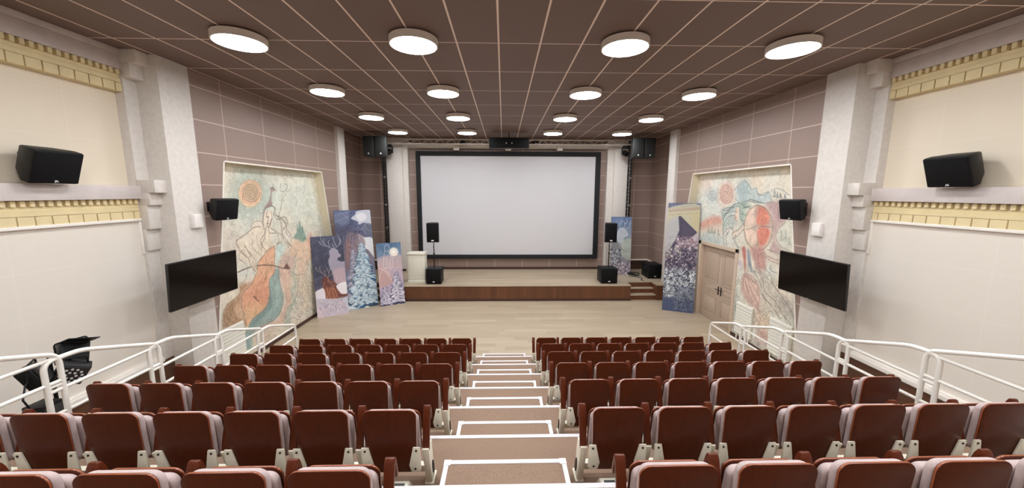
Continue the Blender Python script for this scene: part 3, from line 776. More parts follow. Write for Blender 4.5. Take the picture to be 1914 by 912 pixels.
# ------------------------------------------------------------------ stage lights on a stand behind the left rail
SX_, SY_ = -4.72, 3.62
t = thing('light_stand', 'black lighting stand in the passage between the left rail and wall', 'stand', (SX_, SY_, 0))
MB().cyl((0,0,0.25), (0,0,1.2), 0.022, n=12).cyl((0,0,1.15), (0,0,2.08), 0.016, n=12).build('pole', 'black_plastic', t, smooth=True)
for a in (0.3, 2.4, 4.5):
    MB().cyl((0,0,0.75), (0.5*math.cos(a), 0.5*math.sin(a), 0.012), 0.012, n=8).cyl((0,0,0.3), (0.27*math.cos(a), 0.27*math.sin(a), 0.35), 0.008, n=8).build('leg', 'black_plastic', t, smooth=True)
MB().cyl((0.02,-0.22,2.0), (-0.06,0.30,2.02), 0.014, n=10).cyl((0,0,2.0), (0.12,0.09,1.99), 0.012, n=10).build('crossbar', 'black_plastic', t, smooth=True)
def par(label, loc, yaw, pitch, lens=True, flap=False, roll=0.0):
    t = thing('led_par_light', label, 'stage light', loc, 'stage lights on the left stand', (0, 0, yaw))
    M = Matrix.Rotation(pitch, 4, 'X') @ Matrix.Rotation(roll, 4, 'Y')
    # looks along -y
    MB().box(-0.115, 0.115, -0.05, 0.06, -0.115, 0.115).build('housing', 'black_plastic', t, bevel=0.012, xf=M)
    MB().box(-0.09, 0.09, 0.06, 0.10, -0.09, 0.09).build('heat_sink', 'dark_grey', t, bevel=0.01, xf=M)
    if lens:
        l = MB().box(-0.105, 0.105, -0.056, -0.048, -0.105, 0.105).build('lens_plate', 'dark_grey', t, xf=M)
        for i in range(18):
            r, a = (0.038, 2*PI*i/6) if i < 6 else (0.078, 2*PI*(i-6)/12+0.2)
            MB().cyl((r*math.cos(a), -0.060, r*math.sin(a)), (r*math.cos(a), -0.055, r*math.sin(a)), 0.0115, n=12).build('led', 'led_lens', l, xf=M)
    MB().tube(arc3([(-0.125, 0, 0), (-0.125, 0.0, 0.15), (0.125, 0.0, 0.15), (0.125, 0, 0)], 0.03), 0.009, 8).build('yoke', 'black_plastic', t, smooth=True)
    if flap:
        fl = MB().box(-0.12, 0.12, -0.24, -0.05, 0.112, 0.120).build('barn_door', 'black_plastic', t, xf=M)
        MB().box(-0.07, 0.03, -0.17, -0.10, 0.120, 0.1225).build('label_plate', 'badge_white', fl, xf=M)
    return t
par('black stage light with a ring of white diodes behind the left rail', (-4.62, 3.70, 1.84), 0.75, 0.35, True, False, 0.5)
par('black stage light with an open flap at the top of the left lighting stand', (-4.80, 3.89, 1.97), 1.25, -0.35, False, True, 0.3)
par('black stage light turned aside on the near end of the left lighting stand', (SX_-0.02, SY_-0.13, 1.90), -0.9, 0.4, False)
t = thing('stage_dimmer', 'black dimmer pack hanging low on the left lighting stand', 'stage light', (SX_+0.03, SY_-0.135, 1.42))
MB().box(-0.10, 0.10, -0.09, 0.09, 0, 0.20).build('case', 'black_plastic', t, bevel=0.01)
MB().box(0.10, 0.104, -0.07, 0.07, 0.03, 0.17).build('front_panel', 'dark_grey', t, bevel=0.001)
MB().tube([(0.05,-0.08,0.18), (0.10,-0.17,0.24), (0.09,-0.2,0.35), (0.03,-0.12,0.46), (0.0,-0.04,0.5)], 0.008, 8).build('cable', 'black_plastic', t, smooth=True)
PAINT = {}
PAINT['MURAL_LEFT'] = [
 ('p','d3dcc9',75,40,1,[828,395,933,401,1116,399,1124,318,1073,274,987,306,920,311,860,305,797,300,753,304,758,341]),
 ('p','e6d9be',70,30,1,[767,430,813,431,804,397,760,354,754,364]),
 ('p','dfd0c0',70,25,1,[744,305,779,287,772,240,733,247]),
 ('p','7f9a8e',62,34,1,[893,377,888,363,879,351,866,341,852,334,836,331,820,332,807,336,796,344,788,353,784,364,784,376,787,388,795,399,805,409,818,416,833,421,849,422,864,419,877,412,886,403,892,390]),
 ('p','efd9a6',100,2,1,[872,370,869,361,863,353,854,346,844,342,834,340,823,340,813,343,806,348,800,354,797,362,797,370,799,379,804,386,812,393,821,398,832,400,842,401,852,398,861,394,868,387,871,379]),
 ('p','ecb28c',95,4,1,[873,374,870,366,865,358,856,352,847,348,836,346,826,346,817,349,809,353,804,359,801,366,801,374,803,382,808,389,815,395,824,399,834,402,844,402,854,400,863,396,869,390,873,382]),
 ('p','cfae88',95,6,1,[865,375,863,369,859,363,853,359,845,355,837,354,829,354,822,356,816,359,811,364,809,369,809,375,811,381,815,386,820,391,827,395,835,396,843,397,851,395,857,392,862,387,865,382]),
 ('l','8a6a50',70,1.6,1,[866,374,859,362,844,354,829,354,816,360,811,369,814,380,824,388,837,392,849,389,857,382,858,372,851,364,840,359,829,360,821,365,818,372,821,379,829,385,838,386,846,384,850,378,850,372,845,367,837,365,831,366,826,369,826,374,828,378,833,380,838,380,842,378,843,376,842,372,839,371,836,370,834,371,833,372,833,374,834,375]),
 ('l','95745a',60,1.5,1,[872,371,869,362,863,354,855,348,845,343,834,341,824,342,814,344,806,349,801,356,798,363,797,372,800,380,805,387,812,394,822,398,832,401,843,402,853,400,862,395,868,388,872,380,872,371]),
 ('p','d9c9b0',30,20,1,[885,423,956,432,1004,427,1011,400,953,412,907,405]),
 ('l','7d8878',50,1.5,1,[943,410,934,406,924,405,916,408,913,412,915,418,920,422,928,424,935,423,939,420,939,416,936,412,931,410,926,410,922,412,921,414,922,416,925,418,928,418,930,418,931,417,930,416,929,415]),
 ('l','7d8878',50,1.5,1,[1007,413,1010,419,1007,424,999,427,991,426,984,424,981,419,982,416,986,414,992,413,997,415,999,417,999,420,996,421,994,421,991,420,991,419,991,418]),
 ('l','7d8878',50,1.5,1,[816,320,807,317,799,317,792,321,790,326,791,332,796,335,803,336,809,335,813,331,813,327,810,323,805,322,800,322,797,324,796,327,798,330,800,331,803,331,806,330,807,329,806,327,805,326,803,326,802,327]),
 ('l','7d8878',50,1.5,1,[779,280,781,284,780,288,776,291,771,292,767,291,764,288,764,285,766,283,769,281,773,281,775,283,776,285,775,287,773,288,771,289,769,288,768,287,769,286,770,285,771,284,771,285,772,285]),
 ('l','7d8878',50,1.5,1,[1090,305,1080,302,1068,302,1060,306,1056,311,1058,316,1064,319,1073,320,1080,318,1085,315,1085,311,1082,308,1076,307,1071,307,1067,309,1066,312,1067,314,1070,315,1073,315,1075,314,1076,313,1076,312,1074,312]),
 ('l','7d8878',50,1.5,1,[1004,274,1007,280,1004,286,997,290,988,291,980,288,977,284,978,280,983,277,989,276,995,277,998,280,997,282,994,285,991,285,988,285,986,283,986,282,988,281,989,281]),
 ('l','7d8878',50,1.5,1,[886,418,880,416,874,415,869,417,868,421,869,424,873,427,878,427,881,426,883,424,882,422,880,420,877,420,875,420,874,421,875,422,876,423,877,423]),
 ('l','7d8878',50,1.5,1,[1043,380,1035,377,1026,377,1020,380,1018,383,1020,387,1025,390,1031,390,1035,389,1037,387,1036,384,1034,383,1031,382,1029,383,1028,384,1029,385]),
 ('l','7d8878',50,1.5,1,[1109,340,1112,345,1109,350,1102,353,1094,353,1087,351,1084,348,1085,344,1089,342,1095,342,1099,342,1101,344,1101,346,1099,348,1096,348,1095,347,1094,346]),
 ('l','7d8878',50,1.5,1,[777,307,772,306,767,306,764,308,763,312,764,314,767,316,770,316,773,315,774,313,774,311,772,310,770,310,769,310,768,311,768,312,769,312]),
 ('l','7d8878',50,1.5,1,[1106,265,1097,263,1087,264,1080,268,1077,272,1080,276,1085,278,1092,278,1097,276,1099,273,1098,271,1095,270,1092,270,1090,271,1089,272,1090,272]),
 ('l','7d8878',50,1.5,1,[1094,420,1097,425,1094,429,1088,431,1081,431,1075,428,1072,425,1073,422,1077,420,1081,420,1085,422,1087,423,1087,425,1085,426,1083,426,1081,425,1081,425]),
 ('l','7d8878',50,1.5,1,[821,416,817,414,812,414,809,415,808,418,809,420,812,422,815,422,817,422,818,420,818,418,816,417,815,417,813,417,813,418,813,419,814,419]),
 ('p','7fa08f',95,3,0,[985,250,993,258,1003,265,1009,286,1012,274,1022,295,1024,276,1033,278,1040,261,1052,238,1026,232,1004,242]),
 ('l','5d7c6e',70,1.8,0,[1008,280,1006,255]),
 ('l','5d7c6e',70,1.8,0,[1021,292,1017,254]),
 ('l','5d7c6e',70,1.8,0,[1033,278,1030,252]),
 ('p','ecc09c',90,8,1,[971,235,996,244,1031,233,1061,236,1088,184,1060,185,972,201]),
 ('p','e59a80',75,10,1,[1055,245,1071,254,1083,239,1079,186,1054,186,1052,214]),
 ('p','e9d8bc',85,6,1,[776,267,801,277,820,290,831,304,847,308,868,304,873,314,902,312,895,263,883,240,856,222,785,234]),
 ('p','ebd9bf',100,2,1,[878,329,871,309,880,290,894,299,904,316,903,330]),
 ('p','a98a84',92,2,1,[877,338,896,354,907,375,905,384,915,386,926,379,912,376,906,356,908,345,890,338]),
 ('l','6b574c',90,2,0,[914,384,919,395]),
 ('l','6b574c',85,1.6,1,[906,384,917,386,926,379]),
 ('l','7a665c',82,2.2,1,[917,336,912,320,938,310,957,310,965,296,957,279,975,259,972,241]),
 ('l','7a665c',82,2.2,1,[908,323,919,308,946,304,954,285,937,272,948,245,985,224,990,198]),
 ('l','7a665c',82,2.2,1,[902,312,891,291,915,275,934,264,929,247,910,244,922,224]),
 ('l','7a665c',82,2.2,1,[887,292,888,275,914,272,922,254,913,235,925,219]),
 ('l','7a665c',82,2.2,1,[876,330,868,304,869,277,854,263,856,242]),
 ('l','7a665c',82,2.2,1,[876,290,868,266,856,252,870,233]),
 ('l','7a665c',82,2.2,1,[885,338,871,325,866,304]),
 ('l','7a665c',82,2.2,1,[872,333,898,341,918,336,918,328]),
 ('l','7a665c',82,2.2,1,[889,338,907,342,916,331]),
 ('l','7a665c',82,2.2,1,[913,328,936,298,937,269,966,236,985,215]),
 ('l','7a665c',82,2.2,1,[927,315,959,291,954,270,970,254]),
 ('l','6b574c',85,1.7,1,[889,332,882,322,889,310,881,297,884,290,895,298]),
 ('l','6b574c',90,2.2,1,[881,317,886,314,892,315]),
 ('l','6b574c',85,2,1,[881,301,887,298]),
 ('l','7a665c',85,1.7,1,[900,329,902,312,894,298]),
 ('l','8a7360',85,2.2,1,[859,294,833,294,807,282,781,273,776,266,784,247,801,232]),
 ('l','8a7360',85,2,1,[800,260,807,244,817,229]),
 ('l','8a7360',85,1.6,1,[825,295,834,306,860,307,867,296]),
 ('l','a38c78',85,1.5,1,[826,266,825,246,849,226]),
 ('l','a38c78',85,1.5,1,[840,275,844,248,866,231]),
 ('l','9b8a76',85,1.8,1,[966,370,950,355,943,336,930,313]),
 ('l','9b8a76',85,1.5,1,[954,360,929,315]),
 ('l','8a7a6c',85,1.8,1,[950,396,944,380,958,376,974,384,977,395,964,396]),
 ('p','dfc7a4',60,20,1,[936,161,1075,112,1063,10,956,16,822,39,786,24,873,-15,1068,-5,1069,1]),
 ('p','ecc6a2',88,8,1,[976,230,995,208,987,153,1017,139,1039,161,1067,182,1077,215]),
 ('p','e2b498',85,8,1,[943,214,919,203,910,182,915,151,922,120,925,89,903,66,883,55,849,59,864,45,917,33,949,81,953,105,953,142,970,169,980,182,973,202]),
 ('p','c7dbcf',95,4,1,[901,241,894,195,911,193,919,206,935,218,942,235]),
 ('p','b9a79b',45,10,1,[923,203,943,211,972,203,980,182,967,170,943,178,915,184]),
 ('p','b8895f',92,5,1,[807,169,773,174,772,157,752,148,733,142,721,127,715,101,738,90,776,78,777,99,770,112,771,137,781,157]),
 ('p','dfb088',90,4,1,[762,136,747,125,748,110,766,98,771,111,770,126]),
 ('l','8a6242',75,1.8,1,[729,136,729,116,745,98,773,80]),
 ('l','8a6242',75,1.8,1,[739,140,739,118,756,102,774,87]),
 ('l','8a6242',75,1.8,1,[721,124,724,104,738,90]),
 ('l','8a6242',75,1.8,1,[751,123,753,108,767,99]),
 ('l','8a6242',75,1.8,1,[773,174,772,157,752,148,733,142,721,127,715,102]),
 ('l','8a6242',75,1.8,1,[745,142,746,122,753,105]),
 ('p','eca97e',100,3,1,[902,241,880,236,856,223,838,213,834,203,824,184,806,165,782,156,773,141,772,121,777,104,780,77,798,86,822,91,846,96,863,114,868,129,869,154,877,166,894,175,895,196,901,224]),
 ('p','e58f6c',70,24,1,[795,160,840,162,862,148,860,120,836,111,801,128,780,129,782,151]),
 ('p','f0c284',70,18,1,[788,116,832,106,822,91,787,82,780,98]),
 ('p','edb890',50,16,1,[882,233,898,233,890,180,862,176,847,184,860,217]),
 ('p','8fada6',100,3,1,[894,174,875,165,868,152,867,127,860,109,842,95,818,90,798,85,786,72,774,61,767,33,788,23,795,50,817,59,849,58,884,60,907,76,918,103,913,128,909,153,910,182,896,183]),
 ('p','a9c4ba',70,14,1,[880,160,903,160,907,130,909,106,891,82,860,75,839,77,875,93,887,115,882,142]),
 ('p','5f7f7c',60,8,1,[867,124,860,109,842,95,802,84,785,70,792,67,828,81,862,91,875,113]),
 ('l','7b5f4c',78,2,1,[894,174,875,165,868,152,867,127,860,109,842,95,818,90,798,85,786,72,774,61]),
 ('l','7b5f4c',78,2,1,[910,182,909,153,913,128,918,103,907,76,884,60,849,58,817,59]),
 ('l','7b5f4c',78,2,1,[838,213,834,203,824,184,806,165,782,156,773,141,772,121,777,104,780,77]),
 ('l','7b5f4c',78,2,1,[902,241,880,236,856,223,838,213]),
 ('l','7b5f4c',78,2,1,[901,224,895,196,894,175]),
 ('l','6b4a38',92,3,1,[771,203,801,206,830,205,869,199,902,189,934,176]),
 ('p','7a5848',95,1,0,[929,178,946,189,959,170,945,172]),
 ('l','6b4a38',85,2,1,[934,178,946,180,957,172]),
 ('l','9a6648',75,1.6,0,[864,194,820,132]),
 ('l','9a6648',75,1.6,0,[872,193,828,129]),
 ('l','84543c',85,4.5,0,[811,137,825,122]),
 ('l','84543c',70,3,0,[814,139,821,129]),
 ('l','84543c',85,1.8,1,[859,182,861,172,854,166]),
 ('l','84543c',85,2,1,[847,187,844,182]),
 ('p','e6d3b6',85,3,1,[804,227,815,230,830,212,832,186,824,190,818,198,810,206]),
 ('l','8a6f5c',78,1.8,1,[780,259,793,242,808,224,812,208,832,186]),
 ('l','8a6f5c',78,1.8,1,[798,256,814,238,829,215,832,188]),
 ('l','8a6f5c',78,1.8,1,[815,215,826,193]),
 ('l','8a6f5c',78,1.8,1,[819,220,831,195]),
 ('l','8a6f5c',78,1.8,1,[811,211,820,196]),
 ('l','8a6f5c',78,1.8,1,[776,233,793,220,801,205,791,182,776,176]),
 ('p','b7c3ac',85,5,1,[961,158,973,128,954,111,960,78,928,69,914,35,935,11,946,51,971,78,969,104,985,120,968,160]),
 ('l','7d7866',68,2,1,[986,228,995,208,977,192,987,162]),
 ('l','7d7866',68,2,1,[956,233,982,204,987,181,973,159]),
 ('l','7d7866',68,2,1,[968,160,986,146,1018,142,1033,122,1026,107]),
 ('l','7d7866',68,2,1,[973,128,954,111,960,78,928,69]),
 ('l','7d7866',68,2,1,[985,120,1006,103,1007,73,1033,41,1064,14]),
 ('l','7d7866',68,2,1,[991,113,978,95,963,70]),
 ('l','7d7866',68,2,1,[917,33,948,38,978,20]),
 ('l','7d7866',68,2,1,[1040,177,1060,146,1062,115]),
 ('l','7d7866',68,2,1,[1033,102,1059,92,1054,59,1023,58]),
 ('l','85705c',62,1.6,1,[1001,88,996,84,988,82,979,85,972,90,969,95,970,99,975,101,982,101,988,98,992,94,993,90,990,88,986,88,981,89,978,92,977,94,978,96,980,96,982,96,984,94,985,93,984,93]),
 ('l','85705c',62,1.6,1,[1055,83,1051,79,1044,79,1036,81,1030,85,1029,89,1031,92,1035,93,1040,92,1045,89,1046,87,1046,85,1043,84,1040,84,1038,86,1037,87,1038,88,1039,88]),
 ('l','85705c',62,1.6,1,[1058,65,1054,61,1047,61,1040,63,1035,67,1033,71,1035,74,1039,74,1044,73,1048,71,1050,68,1049,66,1046,66,1044,66,1042,68,1041,69,1041,69,1042,69]),
 ('l','85705c',62,1.6,1,[1052,168,1049,165,1043,164,1037,165,1032,168,1031,172,1032,174,1036,175,1040,175,1043,173,1045,171,1044,169,1042,169,1040,169,1038,170,1038,170,1038,171]),
 ('l','85705c',62,1.6,1,[858,35,852,29,841,28,830,32,821,40,817,49,819,55,826,58,835,56,843,52,848,45,848,39,844,36,838,36,832,38,827,43,826,47,828,50,831,50,835,49,838,47,839,45,838,43,837,43,835,43]),
 ('l','85705c',62,1.6,1,[1000,32,995,28,986,27,976,31,969,37,967,42,969,46,975,47,982,45,987,42,989,38,988,35,985,35,981,35,978,37,977,39,978,40,979,40]),
 ('l','85705c',62,1.6,1,[1038,33,1034,29,1025,29,1017,32,1011,37,1009,41,1011,44,1016,45,1021,44,1026,41,1028,38,1027,36,1024,35,1021,36,1019,37,1019,38,1019,39]),
 ('l','85705c',62,1.6,1,[964,54,961,51,955,51,948,53,944,57,942,60,944,63,948,64,952,63,955,60,956,58,955,57,953,56,952,57,950,58,950,58]),
 ('l','85705c',62,1.6,1,[932,50,929,47,923,47,918,49,914,52,912,55,914,58,917,58,921,57,924,55,925,53,924,52,923,51,921,52,919,53,919,54,919,54]),
 ('l','85705c',62,1.6,1,[902,39,899,36,894,36,888,38,884,42,883,45,884,48,887,48,891,47,894,45,895,43,894,42,893,41,891,42,890,43,890,43]),
 ('l','85705c',62,1.6,1,[1009,59,1006,56,999,55,992,58,987,62,986,65,987,68,991,69,996,68,999,65,1000,63,1000,62,998,61,996,62,994,63,994,63]),
 ('l','85705c',62,1.6,1,[1074,102,1071,99,1065,98,1058,100,1053,103,1051,106,1053,109,1057,110,1061,109,1065,107,1066,105,1066,103,1064,103,1061,103,1060,104,1059,105,1060,105]),
 ('l','85705c',62,1.6,1,[810,50,806,46,801,46,794,48,790,52,789,57,790,60,794,60,798,59,802,57,803,54,802,52,800,51,798,52,796,53,796,54,796,55,797,55]),
 ('p','c99f86',35,18,1,[818,63,845,60,864,42,859,9,825,6,804,24,804,52]),
]
PAINT['MURAL_RIGHT'] = [
 ('p','d6ddd6',70,30,1,[1114,379,1004,408,945,384,935,346,990,314,1094,282]),
 ('p','cfd9d2',50,20,1,[1086,308,1100,281,1091,216,973,227,984,303]),
 ('p','e3d8c3',75,18,1,[946,390,926,406,890,408,765,412,757,379,814,372,856,379,888,392]),
 ('p','e6c2b0',60,20,1,[1101,414,1056,416,1063,382,1098,392]),
 ('p','b5c7c6',88,5,1,[947,383,925,397,910,408,892,399,879,386,864,389,855,376,834,371,821,379,811,361,832,354,860,355,879,361,897,349,918,351,938,362]),
 ('p','93aeb0',50,14,1,[925,396,910,408,892,399,886,379,900,366,917,371]),
 ('p','e6cfbb',85,10,1,[937,372,937,362,940,353,947,345,956,339,967,336,979,335,992,338,1004,343,1013,351,1020,361,1024,372,1023,382,1019,392,1012,400,1002,406,990,408,978,408,965,405,955,399,946,391,940,382]),
 ('p','d9a796',85,4,1,[948,375,948,367,950,360,955,354,962,349,970,347,978,347,987,349,996,353,1002,359,1007,366,1010,374,1010,383,1007,390,1002,396,995,400,986,403,978,402,969,400,961,396,955,390,950,382]),
 ('p','e3bda6',80,8,1,[956,376,957,371,958,366,962,362,966,359,972,357,978,357,984,359,989,362,994,366,997,371,999,376,999,382,997,386,993,391,988,393,983,395,977,395,971,393,966,390,961,386,958,381]),
 ('l','97665c',70,1.6,1,[948,375,951,361,963,351,979,350,994,356,1004,369,1005,383,997,394,984,398,970,394,960,385,956,374,959,364,968,358,980,357,990,363,996,372,996,381,990,388,980,390,972,387,966,381,964,374,967,368,973,364,980,365,986,369,988,374,987,379,983,382,979,382,975,380,972,377,972,374,974,372,977,372,979,372,980,374]),
 ('l','a8897c',50,1.6,1,[938,373,938,363,941,354,948,346,957,341,968,338,980,337,992,340,1003,345,1013,352,1019,362,1023,372,1022,383,1018,392,1011,400,1001,406,990,408,978,408,966,405,955,399,947,391,941,382,938,373]),
 ('l','6f8790',70,2.4,1,[1019,370,1023,361,1032,356,1045,355,1056,359,1063,366,1062,374,1056,380,1047,382,1037,380,1031,375,1029,369,1032,364,1038,361,1045,362,1051,364,1053,368,1052,372,1049,375,1044,375,1040,374,1039,372,1039,369,1040,368,1042,368,1044,368]),
 ('p','9db2b8',40,16,1,[1073,379,1046,387,1019,379,1021,352,1047,348,1068,360]),
 ('l','74858a',72,2,1,[947,383,925,397,910,408,892,399,879,386,864,389,855,376,834,371,821,379]),
 ('l','74858a',72,2,1,[937,361,918,351,897,349,879,361,860,355,831,353,809,358]),
 ('l','74858a',72,2,1,[856,376,848,371,821,379,811,361]),
 ('l','74858a',72,2,1,[943,387,937,390,922,406]),
 ('l','74858a',72,2,1,[812,379,803,387,781,384,759,372]),
 ('p','e0927c',88,8,1,[1096,284,1056,301,1029,310,994,308,986,291,1016,285,1058,274,1094,268]),
 ('p','e8c09c',60,16,1,[1094,272,1048,279,992,290,983,264,1056,256,1092,259]),
 ('p','aec0bc',75,10,1,[1094,239,1061,255,1024,262,1001,253,982,253,975,230,1092,226]),
 ('l','5f7472',80,1.2,0,[1051,282,1047,257]),
 ('l','5f7472',70,1.5,0,[1052,278,1051,280,1049,278]),
 ('l','5f7472',70,1.5,0,[1053,274,1050,276,1047,274]),
 ('l','5f7472',70,1.5,0,[1054,269,1050,272,1045,270]),
 ('l','5f7472',70,1.5,0,[1054,265,1049,268,1043,266]),
 ('l','5f7472',70,1.5,0,[1055,261,1048,264,1041,262]),
 ('l','5f7472',70,1.5,0,[1056,257,1048,260,1039,259]),
 ('l','5f7472',80,1.2,0,[1034,279,1031,258]),
 ('l','5f7472',70,1.5,0,[1034,275,1034,278,1032,276]),
 ('l','5f7472',70,1.5,0,[1035,272,1033,275,1030,272]),
 ('l','5f7472',70,1.5,0,[1036,268,1032,271,1028,269]),
 ('l','5f7472',70,1.5,0,[1037,265,1032,268,1026,266]),
 ('l','5f7472',70,1.5,0,[1038,261,1032,264,1025,263]),
 ('l','5f7472',70,1.5,0,[1039,258,1031,261,1023,260]),
 ('l','5f7472',80,1.2,0,[1019,276,1017,259]),
 ('l','5f7472',70,1.5,0,[1020,273,1019,275,1018,273]),
 ('l','5f7472',70,1.5,0,[1021,270,1019,273,1016,270]),
 ('l','5f7472',70,1.5,0,[1021,267,1018,270,1015,268]),
 ('l','5f7472',70,1.5,0,[1022,264,1018,267,1014,265]),
 ('l','5f7472',70,1.5,0,[1023,261,1018,264,1012,263]),
 ('l','5f7472',70,1.5,0,[1023,259,1017,262,1011,260]),
 ('l','5f7472',80,1.2,0,[1001,275,998,257]),
 ('l','5f7472',70,1.5,0,[1001,272,1001,274,999,272]),
 ('l','5f7472',70,1.5,0,[1002,268,1000,271,998,269]),
 ('l','5f7472',70,1.5,0,[1002,265,1000,268,997,266]),
 ('l','5f7472',70,1.5,0,[1003,262,999,265,995,263]),
 ('l','5f7472',70,1.5,0,[1003,259,999,262,994,260]),
 ('l','5f7472',70,1.5,0,[1004,256,998,259,993,257]),
 ('l','5f7472',80,1.2,0,[803,385,801,367]),
 ('l','5f7472',70,1.5,0,[804,383,803,384,802,382]),
 ('l','5f7472',70,1.5,0,[804,380,803,381,801,380]),
 ('l','5f7472',70,1.5,0,[805,377,802,378,799,377]),
 ('l','5f7472',70,1.5,0,[805,374,802,376,798,374]),
 ('l','5f7472',70,1.5,0,[806,370,801,372,796,371]),
 ('l','5f7472',70,1.5,0,[806,368,801,370,795,368]),
 ('l','5f7472',80,1.2,0,[793,379,792,366]),
 ('l','5f7472',70,1.5,0,[794,376,793,378,792,376]),
 ('l','5f7472',70,1.5,0,[794,374,793,376,792,374]),
 ('l','5f7472',70,1.5,0,[794,372,793,374,791,372]),
 ('l','5f7472',70,1.5,0,[795,370,792,372,790,370]),
 ('l','5f7472',70,1.5,0,[795,368,792,370,789,368]),
 ('l','5f7472',70,1.5,0,[795,366,792,368,788,366]),
 ('l','5f7472',80,1.2,0,[785,377,783,367]),
 ('l','5f7472',70,1.5,0,[785,375,785,377,784,375]),
 ('l','5f7472',70,1.5,0,[786,373,784,375,783,373]),
 ('l','5f7472',70,1.5,0,[786,371,784,373,782,372]),
 ('l','5f7472',70,1.5,0,[786,370,784,372,781,370]),
 ('l','5f7472',70,1.5,0,[787,368,784,370,780,368]),
 ('l','5f7472',70,1.5,0,[787,366,784,368,780,366]),
 ('l','5f7472',80,1.2,0,[772,374,770,365]),
 ('l','5f7472',70,1.5,0,[772,373,772,374,771,373]),
 ('l','5f7472',70,1.5,0,[772,371,771,373,770,371]),
 ('l','5f7472',70,1.5,0,[773,370,771,371,769,370]),
 ('l','5f7472',70,1.5,0,[773,368,771,370,768,368]),
 ('l','5f7472',70,1.5,0,[773,366,771,368,767,366]),
 ('l','5f7472',70,1.5,0,[774,365,770,366,767,365]),
 ('p','c39a98',85,6,1,[826,351,799,357,784,363,775,360,759,320,773,307,782,294,787,275,778,259,759,248,796,244,792,269,798,307,808,331]),
 ('p','dcd9c4',95,4,1,[742,322,762,313,779,297,784,278,770,262,735,252]),
 ('l','8c9c90',80,1.2,0,[770,294,767,271]),
 ('l','8c9c90',70,1.5,0,[771,291,770,293,768,291]),
 ('l','8c9c90',70,1.5,0,[771,287,769,289,767,288]),
 ('l','8c9c90',70,1.5,0,[772,283,769,285,765,284]),
 ('l','8c9c90',70,1.5,0,[772,279,768,282,764,280]),
 ('l','8c9c90',70,1.5,0,[773,275,768,278,762,277]),
 ('l','8c9c90',70,1.5,0,[773,271,767,274,760,273]),
 ('l','8c9c90',80,1.2,0,[758,297,755,272]),
 ('l','8c9c90',70,1.5,0,[759,293,758,295,757,294]),
 ('l','8c9c90',70,1.5,0,[759,289,758,291,755,290]),
 ('l','8c9c90',70,1.5,0,[760,285,757,287,754,286]),
 ('l','8c9c90',70,1.5,0,[760,280,756,283,752,282]),
 ('l','8c9c90',70,1.5,0,[761,276,756,279,750,278]),
 ('l','8c9c90',70,1.5,0,[761,272,755,274,749,274]),
 ('l','8c9c90',80,1.2,0,[746,284,744,266]),
 ('l','8c9c90',70,1.5,0,[747,282,746,284,745,282]),
 ('l','8c9c90',70,1.5,0,[747,279,746,281,744,279]),
 ('l','8c9c90',70,1.5,0,[748,276,746,278,743,276]),
 ('l','8c9c90',70,1.5,0,[748,272,745,275,742,273]),
 ('l','8c9c90',70,1.5,0,[748,269,745,272,741,270]),
 ('l','8c9c90',70,1.5,0,[748,266,744,269,740,268]),
 ('l','8d7470',60,2,1,[762,313,779,297,784,278,770,262,736,253]),
 ('l','8d7470',60,2,1,[826,351,799,356,788,348,784,332,783,318]),
 ('l','8d7470',60,2,1,[787,341,783,323]),
 ('p','b6c4bb',85,6,1,[919,352,948,344,979,334,993,322,984,303,978,265,962,282,939,284,924,299,929,307,935,329,917,341]),
 ('p','8fb09c',70,8,1,[925,349,898,352,878,345,896,334,888,310,904,304,917,319,917,338]),
 ('p','e6cbb6',100,2,1,[930,338,934,324,934,308,922,304,917,319,919,335]),
 ('l','7a6058',80,1.6,1,[930,338,932,329,935,318,931,312,933,307,922,304]),
 ('l','6a5048',90,1.8,0,[931,326,925,328]),
 ('l','b0705f',90,2.2,0,[933,312,927,312]),
 ('l','5f7470',78,2.4,1,[918,350,940,348,947,340,979,334,992,325,983,303]),
 ('l','5f7470',78,2.4,1,[926,343,956,336,968,324,986,315]),
 ('l','5f7470',78,2.4,1,[932,329,958,325,979,312,980,280]),
 ('l','5f7470',78,2.4,1,[933,318,957,314,974,298,977,274]),
 ('l','5f7470',78,2.4,1,[931,349,952,340,960,331,988,329]),
 ('l','5f7470',78,2.4,1,[915,352,897,342,878,344]),
 ('l','5f7470',78,2.4,1,[918,344,907,325,890,321]),
 ('l','5f7470',78,2.4,1,[918,335,908,309,892,306]),
 ('l','5f7470',78,2.4,1,[906,352,891,358,860,353]),
 ('l','5f7470',78,2.4,1,[884,362,861,358,832,353]),
 ('l','5f7470',78,2.4,1,[904,339,884,342]),
 ('l','5f7470',78,2.4,1,[938,340,970,322,978,309]),
 ('p','d6d6c8',90,5,1,[979,274,964,281,939,284,932,270,920,251,906,237,973,229]),
 ('p','e6d2bc',100,3,1,[938,270,913,283,899,298,892,308,881,303,879,298,895,284,922,262,933,255]),
 ('l','6f6a62',78,2.3,1,[977,262,964,278,941,284,932,273]),
 ('l','6f6a62',78,2.3,1,[964,231,970,254,956,270]),
 ('l','6f6a62',78,2.3,1,[952,277,962,252,955,233]),
 ('l','6f6a62',78,2.3,1,[936,270,932,256,915,239,906,236]),
 ('l','6f6a62',78,2.3,1,[938,270,913,283,899,298,891,309]),
 ('l','6f6a62',78,2.3,1,[933,255,919,263,895,284,879,297]),
 ('l','6f6a62',78,2.3,1,[899,298,881,303]),
 ('l','6f6a62',78,2.3,1,[896,296,879,300]),
 ('l','6f6a62',78,2.3,1,[894,292,880,295]),
 ('l','6f6a62',78,2.3,1,[930,255,923,268,922,249]),
 ('l','6f6a62',78,2.3,1,[980,280,972,230]),
